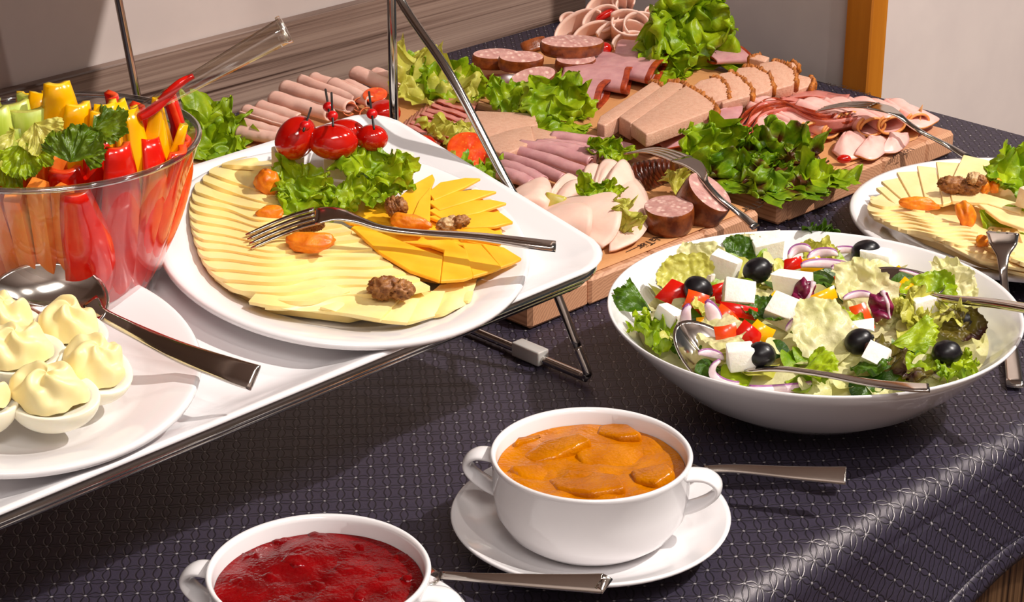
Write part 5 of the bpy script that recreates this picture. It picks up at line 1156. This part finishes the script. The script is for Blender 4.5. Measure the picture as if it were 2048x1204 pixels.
# leaves that fill the heap
fill = []
for i in range(110):
    a = r2.uniform(0, 2 * math.pi); r = .106 * math.sqrt(r2.random()); x, y = SB.x + r * math.cos(a), SB.y + r * math.sin(a)
    fill.append((Vector((x, y, sm(x, y) - .004)), r2.uniform(.011, .019), r2.choice(['iceberg', 'iceberg', 'lettuce_p', 'lettuce', 'iceberg', 'lettuce_d'])))
gs = {}
for i, (p, rad, m) in enumerate(fill):
    Fm = frame(p, tilt(), r2.uniform(0, 6)); sd = i * 1.3
    def f(u, v):
        a = R(lerp(-80, 80, v)); e = 1 + .15 * math.sin(a * 3 + sd)
        return Fm @ Vector((math.cos(a) * u * e * rad - rad * .3, math.sin(a) * u * e * rad, rad * (.2 * u * u + .16 * u * math.sin(a * 4 + sd) + .1 * noise.noise(Vector((u * 3, v * 3, sd))))))
    gs.setdefault(m, G()).join(skin1(f, 7, 18))
NM = {'iceberg': 'cream coloured', 'lettuce_p': 'yellow green', 'lettuce': 'green', 'lettuce_d': 'dark green'}
for m in gs: one('torn_lettuce', gs[m], M[m], 'scattered %s torn lettuce scraps among the salad pieces' % NM[m], 'lettuce', None, True, 'stuff')
def sleaf(px, py, rad, yaw, m, label, seed, n=None, span=200, cup=.15, ruf=.08, k=4, sq=1.0, dz=.002, rib=False):
    leaf('salad_leaf', sal(px, py, dz), rad, label, m, n or tilt(), R(yaw), span, cup, ruf, seed, None, k, sq, rib)
CF = -FWD
for a in ((1400, 550, .023, 75, 'iceberg', 'broad pale iceberg leaf standing at the back left of the salad', 61, CF + UPV * .5, 190, .15, .1, 4),
          (1490, 510, .015, 75, 'iceberg', 'curled beige iceberg leaf behind the far feta cube', 62, CF + UPV * .1, 190, .3, .14, 4),
          (1575, 505, .013, 70, 'lettuce_p', 'smooth light green leaf behind the feta at the far rim', 63, CF + UPV * .3, 180, .2, .05, 3),
          (1478, 520, .017, 60, 'lettuce_d', 'dark green leaf between two feta cubes at the back', 64, CF + UPV * .4, 150, .2, .08, 3),
          (1638, 500, .022, 65, 'lettuce_d', 'dark frilly endive leaf standing above the far rim', 65, CF + UPV * .1, 120, .1, .22, 7),
          (1640, 520, .014, 90, 'lettuce_p', 'pale endive leaf in front of the dark frilly one', 66, CF + UPV * .2, 140, .1, .2, 6),
          (1378, 570, .021, 110, 'lettuce_p', 'round pale leaf beside the leftmost olive', 67, CF + UPV * .3, 200, .2, .06, 3),
          (1305, 625, .026, 150, 'lettuce_d', 'long olive green leaf lying up the inner wall of the salad bowl', 68, CF + UPV * .6, 60, .1, .05, 3),
          (1335, 660, .020, 200, 'lettuce', 'frilly green lettuce piece at the near left of the salad', 69, None, 220, .2, .24, 6),
          (1335, 690, .022, 330, 'lettuce_d', 'flat olive green leaf under the front spoon', 70, None, 80, .1, .05, 3),
          (1612, 692, .034, 20, 'iceberg', 'large crinkled iceberg leaf in the middle front of the salad', 71, CF + UPV * .7, 320, .06, .06, 4),
          (1520, 642, .020, 60, 'lettuce_d', 'curled dark green leaf in front of the centre feta', 72, None, 140, .4, .1, 3),
          (1420, 640, .017, 70, 'lettuce_p', 'green rolled leaf beside the purple onion slice', 73, None, 250, .5, .1, 3),
          (1780, 690, .030, 10, 'lettuce', 'light green lettuce stalk piece near the front right olives', 74, CF + UPV * .6, 60, .1, .05, 3),
          (1870, 612, .023, 120, 'lettuce', 'shiny light green leaf under the far spoon handle', 75, CF + UPV * .6, 180, .2, .08, 3),
          (1845, 650, .024, 60, 'lettuce_p', 'yellow frilly endive leaf at the right of the salad', 76, None, 220, .2, .22, 6),
          (1925, 672, .018, 90, 'brownleaf', 'brown green leaf carrying an olive at the right of the salad', 77, CF + UPV * .3, 250, .3, .1, 3),
          (1700, 735, .026, 340, 'lettuce_d', 'dark green leaf in front of the small feta cube', 78, None, 120, .2, .1, 4),
          (1765, 745, .024, 40, 'brownleaf', 'reddish brown oak leaf at the front right of the salad', 79, None, 200, .3, .16, 5),
          (1820, 755, .024, 100, 'lettuce', 'green folded leaf under the front spoon handle end', 80, None, 200, .2, .08, 3),
          (1880, 580, .024, 20, 'iceberg', 'pale leaf lying in the far spoon', 81, CF + UPV * .7, 160, .2, .14, 5),
          (1700, 605, .030, 30, 'iceberg', 'large beige iceberg piece in the middle of the salad', 82, CF + UPV * .8, 240, .1, .1, 4),
          (1410, 672, .024, 10, 'iceberg', 'beige leaf below the purple onion slice', 83, None, 170, .1, .06, 3),
          (1510, 600, .016, 30, 'iceberg', 'cream lettuce piece between two centre feta cubes', 84, None, 200, .2, .08, 3),
          (1850, 628, .018, 200, 'lettuce_p', 'small yellow green leaf beside the radicchio', 85, None, 200, .3, .2, 5),
          (1600, 745, .026, 0, 'lettuce', 'flat green lettuce strip behind the front spoon handle', 86, None, 120, .1, .06, 3),
          (1890, 735, .018, 330, 'lettuce', 'small green leaf in front of the front right olive', 87, None, 200, .2, .2, 5),
          (1725, 660, .020, 180, 'lettuce', 'small fresh green leaf behind the front middle olive', 88, None, 160, .2, .1, 3)):
    sleaf(*a)
def feta(px, py, w, h, yaw, n, label, seed, dz=.006):
    p = sal(px, py, dz + .002); k = mpp(p) * 1.12
    g = box(w * k, max(w, h) * k * .8, h * k * .85, seed, .0016, .0014)
    for q in g.v: q += Vector((fz(q, 300, seed), fz(q, 300, seed + 1), fz(q, 300, seed + 2))) * .0012
    one('feta_cube', g.xf(frame(p, n, R(yaw))), M['feta'], label, 'feta', None, 'auto')
for i, a in enumerate(((1534, 495, 56, 42, 12, UPV - FWD * .2, 'feta cube nearest the far rim of the salad bowl'), (1447, 536, 48, 54, -25, UPV + RGT * .3, 'feta cube behind and between the two left olives'), (1586, 566, 66, 40, -22, UPV, 'large flat feta block beside the radicchio'),
                       (1480, 592, 56, 52, -8, CF + UPV * .6, 'bright feta cube in the centre left of the salad'), (1570, 622, 56, 50, -30, CF + UPV * .6, 'feta cube just behind the large iceberg leaf'), (1338, 630, 46, 34, -35, UPV + RGT * .3, 'long feta piece at the left side of the salad'),
                       (1480, 714, 48, 50, 5, UPV - RGT * .1, 'feta cube by the front spoon and an olive'), (1850, 606, 48, 30, 15, UPV, 'feta cube under the light green leaf by the far spoon'), (1752, 713, 46, 36, -30, CF + UPV, 'feta cube between the two front right olives'),
                       (1722, 652, 44, 16, -8, UPV, 'thin feta sliver behind the front middle olive'), (1752, 512, 50, 24, -20, UPV, 'crumbled feta below the olive at the far rim'), (1424, 556, 16, 20, 30, UPV, 'feta crumb beside the leftmost olive'), (1282, 634, 18, 24, 40, UPV, 'feta crumb on the inner wall at the left of the bowl'))):
    feta(*a, i)
for i, (x, y, a, nx, lb) in enumerate(((1515, 541, 20, .8, 'black olive in the middle back among feta cubes'), (1396, 578, -20, .6, 'leftmost black olive beside red pepper'), (1732, 505, 10, .8, 'black olive at the far right rim of the heap'), (1523, 709, 170, .8, 'black olive next to the front spoon'), (1718, 683, 20, .8, 'black olive behind the dark green leaf at the front'), (1893, 706, 0, .8, 'large black olive at the front right edge'), (1931, 640, -15, .6, 'black olive sitting on the brown green leaf'))):
    p = sal(x, y, .008); k = mpp(p); t = thing('olive', lb, 'olive', p); Fm = camframe(p, R(a))
    part('flesh', blob(30 * k, 26 * k, 26 * k, i, .04, 1, 4).xf(Fm), M['olive'], t)
    e = Fm @ Vector((28.6 * k, 0, 6 * k)); d = (Fm.to_3x3() @ Vector((1, 0, .25))).normalized()
    part('pit_hole', tube([e - d * .0008, e + d * .0006], [5 * k, 4.2 * k], 12, up=UPC), M['pick'], t, 'round pitted end')
def pep(px, py, w, h, ang, m, fm, label, seed, n=None, bend=.35, dz=.004):
    p = sal(px, py, dz); k = mpp(p); Fm = frame(p, n, R(ang)) if n else camframe(p, R(ang)); rr = random.Random(seed)
    j = [rr.uniform(-.2, .2) for _ in range(6)]
    def f(u, v):
        x, y = 2 * u - 1, 2 * v - 1
        return Fm @ Vector((w * k * .5 * (x + j[0] * y + j[3] * x * y), h * k * .5 * (y + j[1] * x + j[2] * x * x), bend * w * k * .5 * (1 - x * x) + .12 * h * k * (1 - y * y)))
    one('pepper_piece', sheet(f, 8, 6, .0038), [M[m], M[fm]], label, 'pepper', None, 'auto')
PP = [(1352, 588, 52, 46, -30, 'redpep', 'redflesh', 'big red pepper piece left of the leftmost olive'), (1392, 605, 36, 40, 60, 'orpep', 'redflesh', 'orange red pepper point in front of the leftmost olive'), (1438, 578, 44, 18, 14, 'redpep', 'redflesh', 'narrow red pepper strip behind the centre feta'),
      (1478, 622, 70, 22, -12, 'redpep', 'redflesh', 'long red pepper piece under the centre feta cube'), (1498, 668, 46, 30, -35, 'redpep', 'orpep', 'red pepper triangle behind the front olive'), (1683, 494, 40, 18, -30, 'redpep', 'redflesh', 'red pepper strip near the far rim olive'), (1585, 528, 32, 20, 10, 'redpep', 'redflesh', 'small red pepper piece behind the flat feta block'),
      (1758, 578, 60, 14, 12, 'redpep', 'redflesh', 'slim red pepper strip before the far spoon'), (1452, 636, 44, 30, -50, 'orpep', 'orpep', 'orange red pepper piece in the left middle'), (1696, 563, 46, 24, 4, 'orpep', 'redflesh', 'square orange red pepper piece in the back right'), (1722, 636, 32, 52, 20, 'orpep', 'orpep', 'upright orange pepper piece in the middle right'),
      (1452, 668, 40, 30, 10, 'orpep', 'orpep', 'orange pepper piece behind the front feta cube'), (1622, 530, 40, 24, 12, 'yelpep', 'yelflesh', 'yellow pepper piece at the back of the salad'), (1642, 596, 58, 22, 22, 'yelpep', 'yelflesh', 'yellow pepper strip beside the radicchio'), (1538, 606, 46, 16, 42, 'yelpep', 'yelflesh', 'slim yellow pepper strip between feta cubes'),
      (1797, 552, 32, 24, -35, 'yelpep', 'yelflesh', 'yellow pepper piece lying in the far spoon'), (1812, 582, 40, 34, -45, 'yelpep', 'yelflesh', 'curved yellow pepper piece below the far spoon'), (1522, 664, 42, 28, -35, 'yelpep', 'yelflesh', 'dull yellow pepper piece behind the large iceberg leaf'), (1408, 644, 26, 16, 0, 'yelpep', 'yelflesh', 'small yellow pepper piece inside the rolled leaf'), (1690, 536, 30, 14, 0, 'yelpep', 'yelflesh', 'small yellow pepper piece under the onion'), (1640, 625, 30, 16, 20, 'redpep', 'redflesh', 'red pepper scrap in front of the yellow strip'), (1445, 596, 26, 18, 0, 'redpep', 'redflesh', 'red pepper scrap left of the centre feta')]
for i, a in enumerate(PP): pep(*a, i, None, .3)
def onion(px, py, rx, ry, a0, a1, ang, wd, label, edge=False, dz=.006):
    p = sal(px, py, dz); k = mpp(p); Fm = camframe(p, R(ang)); pts = []
    for j in range(15):
        q = R(lerp(a0, a1, j / 14)); pts.append(Fm @ Vector((rx * k * math.cos(q), ry * k * math.sin(q), 4 * k * math.sin(j * .6))))
    t = thing('onion_slice', label, 'onion', p)
    part('flesh', tube(pts, [(wd * k * (.35 + .65 * math.sin(math.pi * j / 14)), wd * k * .42) for j in range(15)], 10, up=CF), M['onion'], t)
    part('skin', tube([q + UPC * (wd * k * .42) - FWD * (wd * k * .05) for q in pts], [(wd * k * (.3 + .6 * math.sin(math.pi * j / 14)), wd * k * .14) for j in range(15)], 8, up=CF), M['onion_e'], t, 'purple outer skin')
for a in ((1388, 646, 16, 34, 100, 250, 10, 12, 'purple rimmed onion slice at the left middle of the salad'), (1418, 642, 12, 40, 290, 420, 20, 16, 'white onion slice beside the purple rimmed one'), (1600, 512, 22, 14, 0, 180, 20, 9, 'purple onion sliver behind the yellow pepper'), (1645, 518, 30, 12, 10, 170, 10, 9, 'pale onion slice at the far side of the salad'),
          (1690, 512, 34, 12, 20, 160, 0, 7, 'purple onion sliver near the far rim olive'), (1655, 540, 56, 12, 15, 165, -4, 9, 'long white onion slice across the back of the salad'), (1708, 548, 50, 10, 20, 160, -8, 9, 'long pinkish onion slice above the square orange pepper'), (1470, 742, 46, 26, 130, 280, 0, 8, 'pale onion arc at the front by the spoon neck'),
          (1560, 766, 66, 14, 200, 340, 4, 9, 'pale onion arc under the front spoon handle'), (1850, 572, 70, 14, 20, 150, -24, 4, 'thin purple onion ring edge crossing the far spoon'), (1712, 600, 30, 10, 0, 150, 10, 7, 'small pink onion sliver in the middle of the salad'), (1596, 652, 28, 10, 10, 160, 30, 7, 'onion sliver behind the large iceberg leaf'), (1420, 715, 26, 8, 10, 160, -10, 8, 'purple onion sliver beside the front feta cube'), (1900, 735, 40, 14, 200, 330, 15, 8, 'translucent onion slice at the front right rim')):
    onion(*a)
for i, (x, y, w_, h_, a, lb) in enumerate(((1606, 588, 40, 56, -25, 'dark purple radicchio piece in the middle of the salad'), (1762, 612, 44, 52, 15, 'dark purple radicchio piece at the middle right'))):
    p = sal(x, y, .008); k = mpp(p); t = thing('radicchio_piece', lb, 'radicchio', p); Fm = camframe(p, R(a))
    def f(u, v):
        X, Y = 2 * u - 1, 2 * v - 1
        return Fm @ Vector((w_ * k * .5 * X * (1 - .25 * Y * Y), h_ * k * .5 * Y * (1 + .1 * math.sin(X * 5)), k * (14 * (1 - X * X) + 7 * math.sin(Y * 5 + X * 3) + 5 * noise.noise(Vector((X * 3, Y * 3, i))))))
    part('blade', sheet(f, 14, 14, .0014), M['radicchio'], t)
    part('rib', tube([f(.75, q / 6) - FWD * .0012 for q in range(7)], [.0006 + .0012 * q / 6 for q in range(7)], 6, up=CF), M['onion'], t, 'pale rib')
